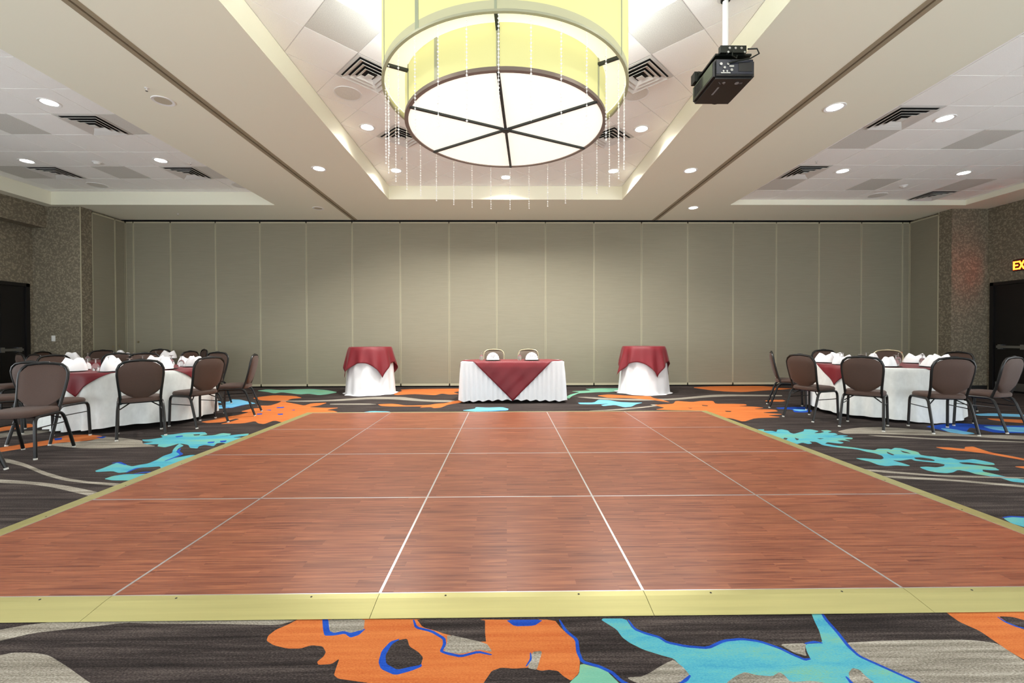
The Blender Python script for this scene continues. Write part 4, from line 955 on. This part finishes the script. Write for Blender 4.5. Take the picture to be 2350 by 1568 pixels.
def round_table(c, R, top, hem, tag_, rot, seed, places, a_off, group_cloth, settings=True):
    t = thing('round_table', 'round banquet table under the %s' % tag_, 'table', (c[0],c[1],0))
    MB().lathe([(0,top-.03),(R-.012,top-.03),(R-.006,top-.02),(R-.006,top-.004),(0,top-.004)], 64).build('tabletop','table_wood',t,True)
    for k in range(4):
        a = PI/4+k*PI/2; MB().tube([(.42*math.cos(a),.42*math.sin(a),0),(.40*math.cos(a),.40*math.sin(a),top-.03)],.017,8).build('leg','table_leg',t,True)
    fn = folds(seed, 13, 30); rf = drape_r(R, top, hem, .035, .07, fn)
    o = cloth_obj('tablecloth', rf, R, top, hem, 'damask', (c[0],c[1],0), hemvar=lambda a: .02*math.sin(2*a+seed)+.012*math.sin(5*a))
    tag(o, 'white damask floor-length cloth on the %s' % tag_, 'tablecloth', 'white round tablecloths')
    o = topper_obj('table_topper', R, .845, rot, top, rf, (c[0],c[1],0)); tag(o, 'square maroon topper with hanging corners on the %s' % tag_, 'tablecloth', 'maroon table toppers')
    rd = random.Random(seed)
    if not settings: return
    for k in range(places):
        a = a_off+2*PI*k/places
        wd = POS[k % len(POS)] if places == 8 else 'one place'
        px, py = c[0]+.70*math.cos(a), c[1]+.70*math.sin(a)
        where = compass(a)
        o = link('charger_plate', CHG, None, (px,py,top+.004), 0); tag(o, 'black charger plate under napkin at %s place of %s' % (where, tag_), 'plate', 'black charger plates')
        o = link('napkin', NAP[k % 4], None, (px,py,top+.0175), a+rd.uniform(-.5,.5)); s = rd.uniform(.95,1.12); o.scale = (s,s,s*rd.uniform(.9,1.1))
        tag(o, 'white folded napkin standing at %s place of %s' % (where, tag_), 'napkin', 'white folded napkins')
        b_ = a+.21; goblet(c[0]+.52*math.cos(b_), c[1]+.52*math.sin(b_), top+.005, 'upturned stemmed glass by the %s place of %s' % (where, tag_), 'upturned stemmed glasses')
POS = ['a']*8
def compass(a):
    k = int(round((math.degrees(a) % 360)/45)) % 8
    return ['right','far right','far','far left','left','near left','near','near right'][k]
round_table(T1, .90, .745, .05, 'left round table', 0+PI/4, 3, 8, math.radians(20), '')
round_table(TR, .90, .745, .045, 'right round table', math.radians(15)+PI/4, 8, 8, math.radians(12), '')
round_table(T4, .76, .745, .05, 'far left table behind other chairs', .3, 5, 4, math.radians(45), '')

# cocktail tables
def cocktail(c, side, seed, corner):
    R, top = .43, .978
    t = thing('cocktail_table', 'tall round cocktail table under the %s draped cloths' % side, 'table', (c[0],c[1],0))
    MB().lathe([(0,top-.03),(R-.01,top-.03),(R-.005,top-.004),(0,top-.004)], 40).build('tabletop','table_wood',t,True)
    MB().cyl((0,0,.02),(0,0,top-.03),.035,14).build('pole','table_leg',t,True); MB().lathe([(0,0),(.27,0),(.27,.012),(.05,.03),(0,.03)], 28).build('base','table_leg',t,True)
    fn = folds(seed, 7, 17); rf = drape_r(R, top, .02, .075, .038, fn)
    o = cloth_obj('tablecloth', rf, R, top, .02, 'linen', (c[0],c[1],0), n=180, puddle=.09); tag(o, 'white cloth puddling on the carpet under the %s cocktail table topper' % side, 'tablecloth', 'white cocktail table cloths')
    o = topper_obj('table_topper', R, .745, math.radians(corner+45), top, rf, (c[0],c[1],0), extra=.03, off=.012, fold=folds(seed+3, 9, 15)); tag(o, 'maroon square cloth with pointed corners over the %s cocktail table' % side, 'tablecloth', 'maroon cocktail toppers')
cocktail((-2.89,9.38), 'left', 11, -48); cocktail((2.91,9.28), 'right', 21, -77)

# head table
def head_table():
    cx, cy, W, D, top = .11, 8.25, .93, .38, .742
    t = thing('head_table', 'rectangular head table hidden by white pleated skirt in front of partition', 'table', (cx,cy,0))
    MB().box(-W+.01,W-.01,-D+.01,D-.01,top-.03,top-.004).build('tabletop','table_wood',t)
    for sx in (-1,1):
        for sy in (-1,1): MB().cyl((sx*(W-.12),sy*(D-.08),0),(sx*(W-.12),sy*(D-.08),top-.03),.016,8).build('leg','table_leg',t,True)
    # skirt around a rounded rectangle
    path = []; rc = .03
    def arc(px, py, a0):
        for k in range(5): a = a0+PI/2*k/4; path.append((px+rc*math.cos(a), py+rc*math.sin(a), math.cos(a), math.sin(a)))
    def seg(x0, y0, x1, y1, nx, ny, n):
        for k in range(1, n): f = k/n; path.append((x0+(x1-x0)*f, y0+(y1-y0)*f, nx, ny))
    arc(W-rc,D-rc,0); seg(W-rc,D,-W+rc,D,0,1,110); arc(-W+rc,D-rc,PI/2); seg(-W,D-rc,-W,-D+rc,-1,0,46); arc(-W+rc,-D+rc,PI); seg(-W+rc,-D,W-rc,-D,0,-1,110); arc(W-rc,-D+rc,1.5*PI); seg(W,-D+rc,W,D-rc,1,0,46)
    n = len(path); rs = []
    rs.append([(p[0]*.05, p[1]*.05, top) for p in path]); rs.append([(p[0]*.985, p[1]*.985, top) for p in path])
    ln = [0]
    for i in range(1, n): ln.append(ln[-1]+math.hypot(path[i][0]-path[i-1][0], path[i][1]-path[i-1][1]))
    rd = random.Random(2)
    for k, z in ((0,top-.004),(.03,top-.02),(.1,top-.07),(.3,.53),(.55,.35),(.8,.17),(1,.05)):
        row = []
        for i, p in enumerate(path):
            pl_ = math.sin(ln[i]*2*PI/.085+.6*math.sin(ln[i]*5))*.012*min(1,k*3)+.014*k*math.sin(ln[i]*7+1)
            d = .002+.035*k+pl_; zz = z+(.012*math.sin(ln[i]*2*PI/.17)+.010*math.sin(ln[i]*4) if k == 1 else 0)
            row.append((p[0]+p[2]*d, p[1]+p[3]*d, zz))
        rs.append(row)
    o = MB().rings(rs, True, False).build('table_skirt','linen',None,math.radians(55)); o.location = (cx,cy,0); tag(o,'white pleated skirt around the rectangular head table','tablecloth')
    # maroon square laid on the diagonal
    HD = 1.08; vs = []; fs = []; N = 54; idx = {}
    for i in range(N+1):
        for j in range(N+1):
            s, q = -1+2*i/N, -1+2*j/N; x = (s-q)*HD/2; y = (s+q)*HD/2
            X, Y, Z = x, y, top+.004
            fo = .009*math.sin((x*1.0+y*.6)*14)+.006*math.sin((x-y)*23)
            if y < -D: h = -y-D; Y = -D-.018-.030*min(1,h/.1)*1-.02*h+fo*min(1,h*3); Z = top+.004-h
            elif y > D: h = y-D; Y = D+.018+.03*min(1,h/.1)+.02*h+fo*min(1,h*3); Z = top+.004-h
            if abs(x) > W and abs(y) <= D: h = abs(x)-W; X = math.copysign(W+.018+.03*min(1,h/.1), x); Z = top+.004-h
            idx[i,j] = len(vs); vs.append((X,Y,Z))
    for i in range(N):
        for j in range(N): fs.append((idx[i,j],idx[i+1,j],idx[i+1,j+1],idx[i,j+1]))
    o = MB().add(vs, fs).build('table_topper','maroon',None,math.radians(60)); o.location = (cx,cy,0); tag(o,'maroon square cloth hanging as a triangle over front of head table','tablecloth')
    md = o.modifiers.new('thickness','SOLIDIFY'); md.thickness = .002; md.offset = 1
    for k, (x, sd) in enumerate(((-.25,'left'),(.47,'right'))):
        o = link('charger_plate', CHG, None, (x,cy-.12,top+.007)); tag(o,'black charger plate under the %s fan napkin on head table' % sd,'plate','head table chargers')
        o = link('napkin', FAN, None, (x,cy-.12,top+.0205), .05); tag(o,'white fan-folded napkin at the %s place of head table' % sd,'napkin','fan napkins on the head table')
        goblet(x-.22, cy+.02, top+.008, 'upturned stemmed glass beside the %s fan napkin on head table' % sd, 'head table glasses')
head_table()
